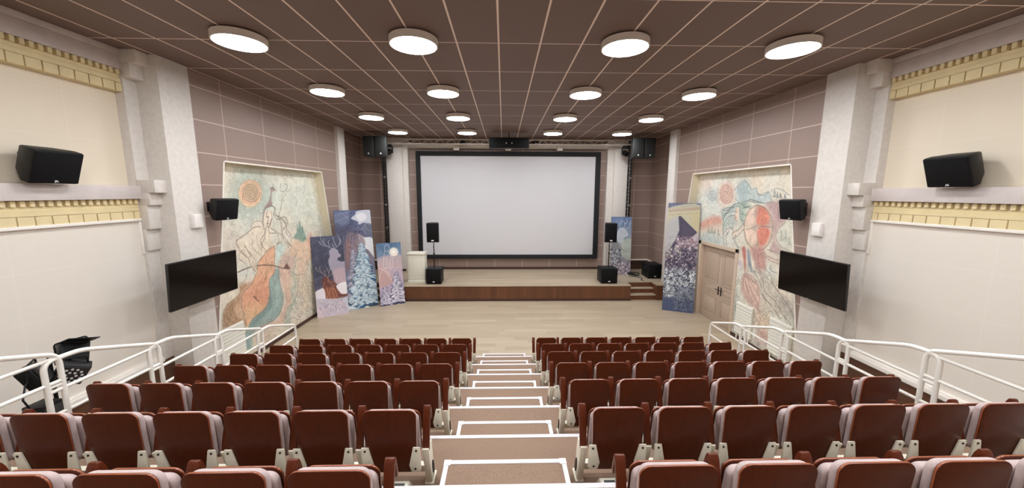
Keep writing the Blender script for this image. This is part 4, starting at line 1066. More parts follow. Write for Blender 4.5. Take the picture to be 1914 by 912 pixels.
 ('p','d7bea0',100,2,1,[796,298,796,283,799,269,806,257,816,247,828,241,842,238,856,241,869,247,881,258,889,272,894,288,894,304,890,320,882,333,870,342,857,347,843,347,830,343,817,336,807,325,800,312]),
 ('p','e8d2ba',100,3,1,[800,298,800,284,803,271,809,259,818,250,829,244,841,242,855,244,867,251,878,261,886,274,890,289,890,304,886,319,878,331,868,340,856,344,843,345,831,341,820,334,810,324,804,312]),
 ('p','e9775c',92,4,1,[852,344,830,344,813,329,807,311,812,303,845,300,854,313,855,330]),
 ('p','f09a80',40,16,1,[843,336,822,332,816,316,836,309]),
 ('p','e9775c',92,4,1,[844,292,814,298,803,285,811,262,831,249,842,262]),
 ('p','ee8f74',40,14,1,[840,286,812,289,819,263,834,261]),
 ('p','efc9b4',90,4,1,[858,342,880,331,888,308,869,293,852,302]),
 ('p','f0cdb4',90,4,1,[885,284,858,291,844,280,841,252,869,258,884,272]),
 ('p','b9a596',60,6,1,[864,333,851,344,849,328,857,318]),
 ('p','b39c90',60,5,1,[863,294,847,303,844,290,854,286]),
 ('p','b59a94',60,5,1,[817,301,809,316,801,297,811,295]),
 ('p','a8a184',60,5,1,[849,251,841,263,831,251,843,247]),
 ('l','86705c',80,2.4,1,[796,298,796,283,799,269,806,257,816,247,828,241,842,238,856,241,869,247,881,258,889,272,894,288,894,304,890,320,882,333,870,342,857,347,843,347,830,343,817,336,807,325,800,312,796,298]),
 ('l','a08a74',60,1.6,1,[800,298,800,284,803,271,809,259,818,250,829,244,841,242,855,244,867,251,878,261,886,274,890,289,890,304,886,319,878,331,868,340,856,344,843,345,831,341,820,334,810,324,804,312,800,298]),
 ('l','8a6a5c',75,1.8,1,[858,342,854,313,859,292,844,280,839,249]),
 ('l','8a6a5c',75,1.8,1,[885,285,859,293,845,299,802,300]),
 ('l','8a6a5c',75,1.8,1,[844,293,824,299,802,300]),
 ('p','d6ddd0',55,16,1,[907,207,876,176,889,146,879,104,903,85,912,149]),
 ('p','cb8f86',85,6,1,[866,240,820,250,807,204,829,192,848,218]),
 ('p','d28d80',60,12,1,[843,233,825,236,809,204,828,193]),
 ('p','c4645a',88,3,1,[894,237,881,239,874,210,874,178,882,203]),
 ('p','7f8fa8',88,3,1,[873,241,861,224,851,192,841,186,855,187,867,209]),
 ('p','b9a8c4',60,6,1,[903,211,888,196,890,181,901,191]),
 ('p','e2b7a4',92,4,1,[874,176,884,150,877,123,847,103,823,99,813,77,811,114,820,155,846,173]),
 ('l','8a625a',75,1.7,1,[874,176,884,150,877,123,847,103]),
 ('l','8a625a',75,1.7,1,[872,175,846,173,820,155,813,125]),
 ('l','8a625a',75,1.7,1,[875,170,872,136,832,102]),
 ('l','8a625a',75,1.7,1,[872,170,859,134,819,100]),
 ('l','8a625a',75,1.7,1,[869,171,844,138,814,108]),
 ('l','8a625a',75,1.7,1,[867,171,833,146,817,134]),
 ('l','8a625a',75,1.7,1,[864,172,828,156]),
 ('l','8a625a',75,1.7,1,[878,160,874,130,846,109]),
 ('l','8a625a',75,1.7,1,[875,171,852,127]),
 ('l','8a7468',75,1.8,1,[867,173,868,170,872,168,876,167,880,167,881,169,881,172,878,173,876,174,873,174,872,173,872,172,873,170,875,170,876,170,876,171,876,171,876,172]),
 ('p','c9bfac',70,8,1,[830,196,798,183,770,153,735,136,711,115,728,107,764,129,799,132,812,152]),
 ('p','a79e98',60,10,1,[764,152,738,150,714,135,711,113,735,128,758,141]),
 ('l','7d6e6a',72,2,1,[845,188,814,184,801,150,764,134,745,115,728,106]),
 ('l','7d6e6a',72,2,1,[834,196,791,179,757,157,723,132,711,117]),
 ('l','7d6e6a',72,2,1,[811,141,780,124,758,110,744,100]),
 ('l','7d6e6a',72,2,1,[840,185,814,160,810,139,780,124]),
 ('l','7d6e6a',72,2,1,[809,201,786,191,777,172,758,159]),
 ('l','7d6e6a',72,2,1,[818,237,795,230,768,228]),
 ('l','7d6e6a',72,2,1,[813,230,787,222,764,221]),
 ('l','7d6e6a',72,2,1,[808,247,784,245,767,243]),
 ('l','7d6e6a',72,2,1,[791,213,788,201,770,200]),
 ('l','7d6e6a',72,2,1,[825,236,805,202]),
 ('l','7d6e6a',72,2,1,[836,231,825,195]),
 ('l','7d6e6a',72,2,1,[847,232,834,196]),
 ('p','d9a798',45,8,1,[813,233,768,230,764,220,805,226]),
 ('p','e9cfae',85,10,1,[822,60,819,87,798,99,773,94,773,73,792,55,814,52]),
 ('l','c09a7c',70,2,1,[774,84,776,73,784,63,795,58,806,58,812,65,813,74,807,83,799,89,789,91,782,88,780,81,782,73,788,67,795,63,802,64,806,69,806,75,803,81,797,85,791,85,787,83,786,79,787,74,791,70,795,69,799,70,801,72,800,75,798,78,795,80,793,79,792,78,792,77,793,75,794,75]),
 ('p','e2b2a0',80,8,1,[809,48,788,59,772,52,776,31,794,21,810,31]),
 ('l','b57f70',65,1.8,1,[772,50,774,43,780,36,787,33,794,33,798,37,798,44,794,50,788,54,782,54,778,52,777,47,779,42,783,39,788,37,792,38,793,41,792,45,790,48,787,50,784,49,782,48,782,45,784,43,786,42,787,42,788,43,788,44,787,45]),
 ('p','b9b4ae',60,10,1,[827,21,794,21,767,30,766,24,829,-4]),
 ('p','a9aba0',50,8,1,[905,99,894,100,888,10,901,8]),
]
PAINT['BOARD_DEER'] = [
 ('p','b9b2c6',92,6,0,[532,809,608,839,705,848,829,811,835,778,905,756,886,727,806,725,773,690,902,666,1064,671,1043,348,646,402,607,501,493,636,488,701,547,747]),
 ('p','d9b4b8',60,30,1,[621,566,1040,564,1051,381,646,402]),
 ('l','b7bccf',95,16,1,[649,838,494,875,361,927,297,999]),
 ('l','b7bccf',95,16,1,[494,875,330,896,252,939]),
 ('l','b7bccf',95,16,1,[413,909,396,977]),
 ('l','b7bccf',95,16,1,[563,857,538,925,576,948]),
 ('l','b7bccf',95,16,1,[741,845,856,876,911,931,867,998]),
 ('l','b7bccf',95,16,1,[856,876,935,906,925,956]),
 ('l','b7bccf',95,16,1,[790,860,725,920,699,989]),
 ('l','b7bccf',95,16,1,[705,848,653,893]),
 ('p','8f4a40',92,5,0,[223,452,313,499,413,510,482,459,649,414,705,349,774,283,977,282,1017,230,796,193,338,214,238,339]),
 ('p','c77a4c',60,14,1,[289,355,632,337,672,200,338,214]),
 ('l','f3dcc4',88,9,1,[400,492,260,546,126,584,82,634]),
 ('l','f3dcc4',88,9,1,[260,546,193,604,216,635]),
 ('l','f3dcc4',88,9,1,[365,513,331,578]),
 ('l','f3dcc4',88,9,1,[440,490,479,553,545,594]),
 ('l','f3dcc4',88,9,1,[476,540,424,599,391,632]),
 ('l','f3dcc4',88,9,1,[477,507,597,534]),
 ('l','f3dcc4',88,9,1,[400,492,477,435,637,415]),
 ('l','f3dcc4',88,9,1,[314,431,241,355,268,224]),
 ('l','f3dcc4',88,9,1,[336,385,398,301,338,215]),
 ('l','f3dcc4',88,9,1,[537,375,438,299,459,208]),
 ('l','f3dcc4',88,9,1,[574,356,646,271,705,201]),
 ('l','f3dcc4',88,9,1,[678,359,761,264,1016,266]),
 ('l','f3dcc4',88,9,1,[644,393,531,310,602,204]),
 ('l','f3dcc4',88,9,1,[398,446,578,372]),
 ('l','f3dcc4',88,9,1,[738,495,682,432]),
 ('l','f3dcc4',88,9,1,[821,491,848,424,1011,433]),
 ('p','eee9ee',95,5,1,[-4,320,137,351,273,353,285,227,-14,241]),
 ('p','f4f0f2',95,5,1,[667,364,799,397,1024,396,1042,265,844,256,747,294]),
 ('p','d4cbd8',90,8,0,[-21,245,1034,190,1017,-18,-30,-10]),
 ('p','e6cfd8',75,30,1,[-42,151,258,34,-30,-10]),
 ('p','cfd8e6',60,30,1,[707,210,1042,190,1032,48]),
 ('l','b4a9bb',45,14,1,[58,208,283,146,543,31]),
 ('l','b4a9bb',45,14,1,[93,190,352,93,642,107]),
 ('l','b4a9bb',45,14,1,[326,159,725,101,945,137]),
 ('l','b4a9bb',45,14,1,[218,215,531,163,842,61]),
]
PAINT['BOARD_SPRUCE'] = [
 ('p','8d95b4',55,40,0,[-6,995,443,998,378,875,62,842,-14,869]),
 ('p','cfd2dd',92,12,1,[440,916,574,957,618,989,1019,992,990,845,804,868,654,851,609,884]),
 ('p','e9e6ea',70,20,1,[579,950,792,968,890,920,698,883]),
 ('p','6f7791',85,10,1,[725,843,984,852,1001,697,840,721,746,783]),
 ('p','e2e4e6',92,8,1,[601,753,766,720,1001,697,1026,500,843,587,670,626]),
 ('p','a08a94',80,20,1,[277,748,527,768,730,721,740,617,325,526,207,401]),
 ('p','b0736c',45,20,1,[233,684,364,681,266,398,194,414]),
 ('l','41384f',85,9,1,[192,808,171,793,132,784,87,784,53,792,37,804,44,817,68,826,101,829,131,826,150,818,152,808,139,801,118,797,96,797,81,802,76,807,81,812,92,815,104,816,112,814,114,811,112,809]),
 ('l','41384f',85,9,1,[346,817,321,800,275,790,223,790,182,799,164,813,172,828,200,839,239,842,275,839,296,829,299,818,284,809,259,805,234,805,216,810,210,817,215,823,228,826,242,827,251,824,254,822,251,819]),
 ('l','41384f',85,9,1,[459,835,437,819,396,811,350,811,314,818,298,831,305,844,331,853,365,856,396,853,415,845,417,836,404,828,382,824,360,824,344,828,339,834,344,839,355,842,367,843,375,841,378,838,375,836]),
 ('l','41384f',85,9,1,[127,860,113,850,86,844,55,844,31,849,20,857,25,866,42,873,65,875,86,873,98,867,100,861,91,855,76,852,61,853,51,856,48,860,51,863,58,865,66,865,72,864,74,862,72,861]),
 ('l','41384f',85,9,1,[247,781,228,767,191,759,150,759,117,766,103,778,109,790,132,798,162,801,191,798,208,790,210,782,198,774,178,771,158,771,144,775,139,781,144,785,154,788,165,788,172,787,174,784,172,782]),
 ('l','41384f',85,9,1,[518,762,494,745,450,736,401,736,362,745,344,758,352,772,379,782,416,786,450,782,470,773,473,763,459,754,435,750,411,751,394,755,388,762,393,767,406,770,419,771,428,769,430,766,428,764]),
 ('l','41384f',85,9,1,[399,738,378,723,337,714,292,715,256,723,240,735,247,748,272,758,306,761,337,757,356,749,358,739,345,731,323,728,301,728,286,733,280,738,285,744,296,746,308,747,317,745,319,742,317,740]),
 ('l','41384f',85,9,1,[566,728,546,713,508,705,465,706,431,713,416,725,423,737,446,746,478,748,507,745,525,738,527,729,515,721,495,718,474,718,459,722,454,728,459,733,469,735,481,735,488,734,491,731,488,730]),
 ('l','41384f',85,9,1,[475,691,454,675,413,667,367,667,331,675,315,688,322,701,347,710,381,713,412,710,431,701,433,692,420,684,399,680,376,681,360,685,355,691,360,696,371,699,383,699,392,697,394,695,392,693]),
 ('l','41384f',85,9,1,[378,791,356,776,316,767,270,767,235,775,219,787,226,800,251,810,284,813,315,809,334,801,336,792,323,784,302,780,280,781,264,785,259,791,264,796,275,799,287,799,295,797,298,795,295,793]),
 ('l','41384f',85,9,1,[617,772,600,761,568,754,532,754,504,760,491,770,496,780,516,787,543,790,567,787,582,781,584,773,574,767,557,764,539,765,527,768,523,772,527,776,535,779,545,779,552,777,553,775,551,774]),
 ('l','dfe2ec',65,7,1,[606,871,628,818,715,803,837,854]),
 ('l','dfe2ec',65,7,1,[640,792,751,803,810,748]),
 ('l','dfe2ec',65,7,1,[575,819,601,753]),
 ('l','dfe2ec',65,7,1,[804,868,842,801,1003,777]),
 ('l','dfe2ec',65,7,1,[4,945,442,991]),
 ('l','dfe2ec',65,7,1,[164,981,419,900]),
 ('l','dfe2ec',65,7,1,[25,894,502,951]),
 ('l','dfe2ec',65,7,1,[778,696,1028,581]),
 ('l','dfe2ec',65,7,1,[623,726,565,636]),
 ('l','dfe2ec',65,7,1,[380,745,320,643]),
 ('l','dfe2ec',65,7,1,[450,744,403,627]),
 ('l','5a3f46',60,8,1,[285,644,400,614,335,564]),
 ('l','5a3f46',60,8,1,[364,681,494,638,603,648]),
 ('l','5a3f46',60,8,1,[242,606,360,524]),
 ('l','5a3f46',60,8,1,[469,678,540,610]),
]
PAINT['BOARD_GLOW'] = [
 ('p','d2b3b2',75,50,1,[118,775,1072,786,1071,531,444,348,-3,307,8,614]),
 ('p','fff2dc',85,26,1,[878,843,866,823,841,805,804,791,758,781,708,777,657,779,609,786,569,798,539,815,522,834,518,854,530,873,555,891,591,905,636,915,687,920,738,918,786,911,827,899,857,882,875,863]),
 ('p','ffffff',100,4,1,[745,847,742,842,735,837,725,833,713,831,700,830,687,830,674,832,663,835,655,839,651,844,650,850,653,855,659,860,669,864,681,866,694,867,708,867,721,865,731,862,739,857,744,852]),
 ('p','cfa39c',65,16,1,[32,655,280,562,561,405,442,338,16,327]),
 ('l','f1e7e8',82,13,1,[432,990,337,934,347,882,458,864,532,918,460,977]),
 ('l','f1e7e8',82,13,1,[347,882,271,770,242,626,340,602]),
 ('l','f1e7e8',82,13,1,[458,864,539,803,627,716,574,593,650,527]),
 ('l','f1e7e8',82,13,1,[-4,676,205,576,470,472]),
 ('l','f1e7e8',82,13,1,[32,603,205,576,422,619]),
 ('l','f1e7e8',82,13,1,[205,576,59,489,32,408]),
 ('l','f1e7e8',82,13,1,[280,562,509,407,785,458]),
 ('l','f1e7e8',82,13,1,[496,596,592,550,807,563,945,451]),
 ('l','f1e7e8',82,13,1,[693,525,892,454,936,283]),
 ('l','f1e7e8',82,13,1,[375,767,375,642]),
 ('l','f1e7e8',82,13,1,[522,720,475,596]),
 ('p','b7a9c4',60,20,1,[487,554,994,551,1060,277,697,294]),
]
PAINT['BOARD_MOUNTAIN'] = [
 ('p','d8d2b2',85,14,1,[8,953,1023,982,1054,736,687,805,374,888,51,799]),
 ('p','dccf9c',55,20,1,[703,914,1020,928,1031,748,817,782]),
 ('p','c9c9cc',85,14,1,[24,823,249,875,379,863,368,728,142,588,-4,560]),
 ('p','5f5878',97,4,0,[342,878,409,883,950,741,766,684,452,643,151,586,297,665,396,755]),
 ('p','7a6a84',45,20,1,[496,815,826,746,635,670,391,629,498,717]),
 ('p','d9c8ce',75,14,1,[680,658,984,738,1021,651,521,619]),
 ('l','c2564e',80,9,0,[25,918,62,942,111,918]),
 ('l','7a6a5c',70,9,0,[48,890,100,891]),
 ('l','f1e8d8',80,6,0,[27,908,113,908]),
 ('l','c2564e',80,9,0,[119,920,156,945,205,920]),
 ('l','7a6a5c',70,9,0,[142,893,194,893]),
 ('l','f1e8d8',80,6,0,[121,910,207,911]),
 ('l','c2564e',80,9,0,[213,922,250,947,298,923]),
 ('l','7a6a5c',70,9,0,[236,895,287,896]),
 ('l','f1e8d8',80,6,0,[215,913,300,913]),
 ('l','c2564e',80,9,0,[306,925,343,949,391,925]),
 ('l','7a6a5c',70,9,0,[329,898,380,898]),
 ('l','f1e8d8',80,6,0,[308,915,393,916]),
 ('l','c2564e',80,9,0,[399,927,435,952,483,928]),
 ('l','7a6a5c',70,9,0,[422,900,472,901]),
 ('l','f1e8d8',80,6,0,[401,917,485,918]),
 ('l','c2564e',80,9,0,[491,930,527,954,574,930]),
 ('l','7a6a5c',70,9,0,[514,903,564,903]),
 ('l','f1e8d8',80,6,0,[493,920,577,920]),
 ('l','c2564e',80,9,0,[582,932,618,956,665,932]),
 ('l','7a6a5c',70,9,0,[605,905,655,906]),
 ('l','f1e8d8',80,6,0,[584,922,668,923]),
 ('l','c2564e',80,9,0,[673,934,709,959,756,935]),
 ('l','7a6a5c',70,9,0,[696,908,746,908]),
 ('l','f1e8d8',80,6,0,[676,925,758,925]),
 ('l','c2564e',80,9,0,[764,937,799,961,846,937]),
 ('l','7a6a5c',70,9,0,[787,910,836,910]),
 ('l','f1e8d8',80,6,0,[766,927,848,927]),
 ('l','c2564e',80,9,0,[854,939,889,963,935,939]),
 ('l','7a6a5c',70,9,0,[876,913,925,913]),
 ('l','f1e8d8',80,6,0,[856,929,938,930]),
 ('l','c2564e',80,9,0,[943,941,978,965,1024,942]),
 ('l','7a6a5c',70,9,0,[966,915,1015,915]),
 ('l','f1e8d8',80,6,0,[945,932,1027,932]),
 ('l','b6584e',60,7,0,[15,922,1011,962]),
 ('p','5d6c93',80,30,0,[6,118,291,122,1016,122,1013,-6,1,2]),
]
PAINT['BOARD_BRANCHES'] = [
 ('p','cdd4dc',75,10,1,[377,783,548,813,701,784,832,693,710,664,631,620,601,547,392,570,280,691]),
 ('p','8f8c94',70,14,1,[81,545,357,570,504,450,303,351,58,374]),
 ('p','cfd6c4',60,24,1,[530,571,1010,621,1001,283,582,329]),
 ('l','eef0f2',82,14,1,[445,793,419,872,540,921,522,976]),
 ('l','eef0f2',82,14,1,[540,921,414,945]),
 ('l','eef0f2',82,14,1,[617,801,667,873,608,933]),
 ('l','eef0f2',82,14,1,[667,873,781,922,757,970]),
 ('l','eef0f2',82,14,1,[701,784,890,838,953,922]),
 ('l','eef0f2',82,14,1,[377,783,513,812,701,784,839,693,662,663]),
 ('l','eef0f2',82,14,1,[378,764,319,618,577,402]),
 ('l','eef0f2',82,14,1,[102,253,409,328,717,378]),
 ('l','eef0f2',82,14,1,[141,180,582,329]),
 ('l','eef0f2',82,14,1,[338,352,414,255,247,156]),
 ('l','eef0f2',82,14,1,[97,326,310,254]),
 ('l','5c5a62',65,12,1,[394,546,645,426,986,476]),
 ('l','5c5a62',65,12,1,[432,498,681,402,976,428]),
]
# ------------------------------------------------------------------ hand painted surfaces: strokes laid down on the surface itself
def smooth_pts(P, closed, n=5):
    P = [np.array(p, float) for p in P]; m = len(P); out = []
    if m < 3: return np.array(P)
    rng = range(m) if closed else range(m-1)
    for i in rng:
        p0 = P[(i-1) % m] if closed or i > 0 else P[0]; p1 = P[i]; p2 = P[(i+1) % m]; p3 = P[(i+2) % m] if closed or i+2 < m else P[-1]
        for k in range(n):
            t = k/n
            out.append(0.5*((2*p1)+(-p0+p2)*t+(2*p0-5*p1+4*p2-p3)*t*t+(-p0+3*p1-3*p2+p3)*t**3))
    if not closed: out.append(P[-1])
    return np.array(out)
def hexc(h): return np.array([int(h[i:i+2], 16)/255 for i in (0, 2, 4)])
class Canvas:
    "a rectangle of the surface in metres, painted in display colours"
    def __init__(s, a0, a1, b0, b1, res, base):
        s.a = np.arange(a0, a1+res*.5, res); s.b = np.arange(b0, b1+res*.5, res); s.res = res
        s.A, s.B = np.meshgrid(s.a, s.b); s.img = np.tile(hexc(base), s.A.shape+(1,)).astype(float)
        s.rng = np.random.default_rng(5)
    def noise(s, scale, seed=0, oct=3):
        rng = np.random.default_rng(seed); out = 0; amp = 1; tot = 0
        for _ in range(oct):
            na = int((s.a[-1]-s.a[0])/scale)+3; nb = int((s.b[-1]-s.b[0])/scale)+3
            g = rng.random((nb, na)); fa = (s.A-s.a[0])/scale; fb = (s.B-s.b[0])/scale
            ia = fa.astype(int); ib = fb.astype(int); ta = fa-ia; tb = fb-ib
            ta = ta*ta*(3-2*ta); tb = tb*tb*(3-2*tb)
            out = out+amp*((g[ib, ia]*(1-ta)+g[ib, ia+1]*ta)*(1-tb)+(g[ib+1, ia]*(1-ta)+g[ib+1, ia+1]*ta)*tb)
            tot += amp; amp *= .5; scale *= .5
        return out/tot
    def win(s, P, pad):
        i0 = max(0, int((P[:, 0].min()-pad-s.a[0])/s.res)); i1 = min(len(s.a), int((P[:, 0].max()+pad-s.a[0])/s.res)+2)
        j0 = max(0, int((P[:, 1].min()-pad-s.b[0])/s.res)); j1 = min(len(s.b), int((P[:, 1].max()+pad-s.b[0])/s.res)+2)
        return (slice(j0, j1), slice(i0, i1)) if i1 > i0 and j1 > j0 else None
    def put(s, w, mask, col):
        s.img[w] += mask[..., None]*(col-s.img[w])
    def dist(s, w, P):
        X_, Y_ = s.A[w], s.B[w]; d2 = np.full(X_.shape, 1e9)
        for p, q in zip(P[:-1], P[1:]):
            e = q-p; L = e@e
            t = np.clip(((X_-p[0])*e[0]+(Y_-p[1])*e[1])/L, 0, 1) if L > 1e-12 else 0
            d2 = np.minimum(d2, (X_-p[0]-t*e[0])**2+(Y_-p[1]-t*e[1])**2)
        return np.sqrt(d2)
    def line(s, col, P, width, alpha):
        w = s.win(P, width+s.res*2)
        if w is None: return
        d = s.dist(w, P)
        s.put(w, alpha*np.clip((width/2+s.res*.5-d)/s.res, 0, 1)*min(1, width/s.res), hexc(col) if isinstance(col, str) else col)
    def poly(s, col, P, alpha, soft):
        w = s.win(P, soft+s.res)
        if w is None: return
        X_, Y_ = s.A[w], s.B[w]; inside = np.zeros(X_.shape, bool)
        for p, q in zip(P, np.roll(P, -1, 0)):
            if p[1] == q[1]: continue
            c = (p[1] > Y_) != (q[1] > Y_)
            inside ^= c & (X_ < (q[0]-p[0])*(Y_-p[1])/(q[1]-p[1])+p[0])
        d = s.dist(w, np.vstack([P, P[:1]])); sd = np.where(inside, d, -d)
        soft = max(soft, s.res)
        s.put(w, alpha*np.clip(sd/soft*.5+.5, 0, 1), hexc(col) if isinstance(col, str) else col)
    def run(s, ops, ka, kb, kw, lw=1.0):
        "ka, kb scale stroke coordinates to metres, kw scales widths"
        for kind, col, al, wd, sm, f in ops:
            P = np.array(f, float).reshape(-1, 2)*(ka, kb)
            if sm: P = smooth_pts(P, kind == 'p', 4)
            if kind == 'p': s.poly(col, P, al/100, wd*kw)
            else: s.line(col, P, wd*kw*lw, al/100)
    def lin(s, sat=0.74):
        g = s.img.mean(axis=2, keepdims=True); v = np.clip(g+(s.img-g)*sat, 0, 1); return np.where(v <= .04045, v/12.92, ((v+.055)/1.055)**2.4)
def grid_mesh(name, mat, parent, cv, place, skip=None, origin=(0, 0, 0)):
    "front surface whose vertices carry the paint"
    nb, na = cv.A.shape; L = cv.lin()
    V = [place(a, b) for a, b in zip(cv.A.ravel(), cv.B.ravel())]
    V = [(v[0]-origin[0], v[1]-origin[1], v[2]-origin[2]) for v in V]
    F = []
    for j in range(nb-1):
        for i in range(na-1):
            if skip and skip((cv.a[i]+cv.a[i+1])/2, (cv.b[j]+cv.b[j+1])/2): continue
            k = j*na+i; F.append((k, k+1, k+na+1, k+na))
    me = bpy.data.meshes.new(name); me.from_pydata(V, [], F)
    at = me.color_attributes.new('paint', 'FLOAT_COLOR', 'POINT')
    c = np.ones((nb*na, 4), np.float32); c[:, :3] = L.reshape(-1, 3); at.data.foreach_set('color', c.ravel())
    me.materials.append(MATS[mat])
    o = bpy.data.objects.new(name, me); C.objects.link(o); o.parent = parent
    return o
def edge_ys(z):
    k = z/4.339
    return NICHE[0][0]+(NICHE[3][0]-NICHE[0][0])*k, NICHE[1][0]+(NICHE[2][0]-NICHE[1][0])*k
for s, key, lab in ((-1, 'MURAL_LEFT', 'painted wall mural of a long haired figure playing a cello under an orange sun'), (1, 'MURAL_RIGHT', 'painted wall mural of a woman beating a large red and cream drum')):
    cv = Canvas(6.6, 12.0, 0.0, 4.34, 0.0115, 'dcd3bd')
    n1 = cv.noise(0.5, 1)[..., None]; n2 = cv.noise(0.16, 2)[..., None]
    cv.img += (n1-.5)*np.array([.05, -.02, -.07])*1.6+(n2-.5)*.10
    cv.run(PAINT[key], .01, .01, .01, .8)
    n3 = cv.noise(0.09, 3)[..., None]; n4 = cv.noise(0.03, 4, 2)[..., None]
    cv.img += (n3-.5)*.11+(n4-.5)*.10
    r2 = random.Random(11)          # fine scribbled relief lines
    for _ in range(230):
        a = r2.uniform(6.8, 11.8); b = r2.uniform(0.1, 4.25)
        if s < 0 and (r2.random() < .55): a = r2.uniform(8.6, 11.8); b = r2.uniform(0.1, 2.2)
        if s > 0 and (r2.random() < .5): a = r2.uniform(6.8, 8.6); b = r2.uniform(0.1, 2.0)
        ph = r2.random()*6; q = r2.uniform(.05, .16)
        pts = np.array([(a+q*math.cos(ph+t*.9)*(1-.1*t)+t*.012, b+q*math.sin(ph+t*1.1)*(1-.08*t)) for t in range(r2.randint(3, 7))])
        cv.line('7f7263', smooth_pts(pts, False, 4), 0.014, .42)
    # river flecks and rubbed plaster
    if s < 0:
        for _ in range(260):
            b = r2.uniform(.3, 2.3); a = 8.9+.9*math.sin((b-.1)*1.5-.5)+r2.gauss(0, .12)
    if s > 0:
        for _ in range(26):
            b = r2.uniform(.15, 1.5); a = 8.98+r2.gauss(0, .03)
            cv.line('7d8478', np.array([(a, b), (a+r2.uniform(-.05, .05), b+.09), (a+r2.uniform(-.05, .05), b+.16)]), .016, .55)
    xw = sx(s, DM)
    root = thing('wall_mural', lab, 'mural', (xw, 9.3, 0.0))
    def place(a, b, xw=xw, s=s):
        y0, y1 = edge_ys(b); return (xw-s*0.002, min(max(a, y0), y1), b)
    def skip(a, b, s=s):
        y0, y1 = edge_ys(b)
        if a < y0-.02 or a > y1+.02: return True
        return s > 0 and DOOR[0]-.05 < a < DOOR[1]+.07 and b < DOOR[2]+.05
    grid_mesh('painted_surface', 'mural_paint', root, cv, place, skip, (xw, 9.3, 0.0))

# ------------------------------------------------------------------ leaning picture boards
def snow_tree(cv, ax, ay, half, by, dark, light, n, seed, wd):
    r = random.Random(seed)
    items = sorted([(r.random()**.75) for _ in range(n)])
    for k in items[::1]:
        y = ay+(by-ay)*k; hw = half*(.08+.92*k)*(0.85+.15*math.sin(k*38))
        x = ax+r.uniform(-hw, hw); q = wd*(.6+.9*k); sg = 1 if x > ax else -1
        dk = hexc(dark)*r.uniform(.7, 1.5)
        cv.line(np.clip(dk, 0, 1), np.array([(x-q*.8*sg, y+q*.15), (x, y), (x+q*.8*sg, y-q*.55)]), q*.7, .8)
        if r.random() < .72:
            lt = hexc(light)*r.uniform(.86, 1.05)
            cv.line(np.clip(lt, 0, 1), np.array([(x-q*.6*sg, y+q*.42), (x+q*.1*sg, y+q*.3), (x+q*.75*sg, y-q*.2)]), q*.36, .85)
def rocky(cv, a0, a1, b0, b1, cols, n, seed, size):
    r = random.Random(seed)
    for _ in range(n):
        a = r.uniform(a0, a1); b = r.uniform(b0, b1); q = size*r.uniform(.4, 1.2)
        cv.line(r.choice(cols), np.array([(a, b), (a+q*r.uniform(-.7, .7), b+q*r.uniform(-.9, .6))]), q*r.uniform(.25, .6), r.uniform(.5, .9))
BOARDS = {
 'BOARD_DEER': ((-5.575, 10.435, 0), (-4.85, 10.92, 0), .30, 2.43, 'tall leaning board printed with a pale stag above a small brown deer in snow'),
 'BOARD_SPRUCE': ((-5.10, 11.065, 0), (-4.195, 11.72, 0), .42, 3.18, 'tallest of the three boards by the left mural, printed with a snowy blue spruce'),
 'BOARD_GLOW': ((-4.065, 11.548, 0), (-3.36, 11.93, 0), .40, 2.06, 'shortest leaning board at the stage, printed with a pale sun over a snowy fir'),
 'BOARD_MOUNTAIN': ((5.154, 11.094, 0), (5.985, 10.722, 0), .24, 3.45, 'tall leaning board beside the double door printed with a dark mountain peak'),
 'BOARD_BRANCHES': ((4.22, 13.74, STAGE), (5.0, 13.66, STAGE), .22, 2.28, 'leaning board on the stage printed with a white stag behind the pole speaker')}
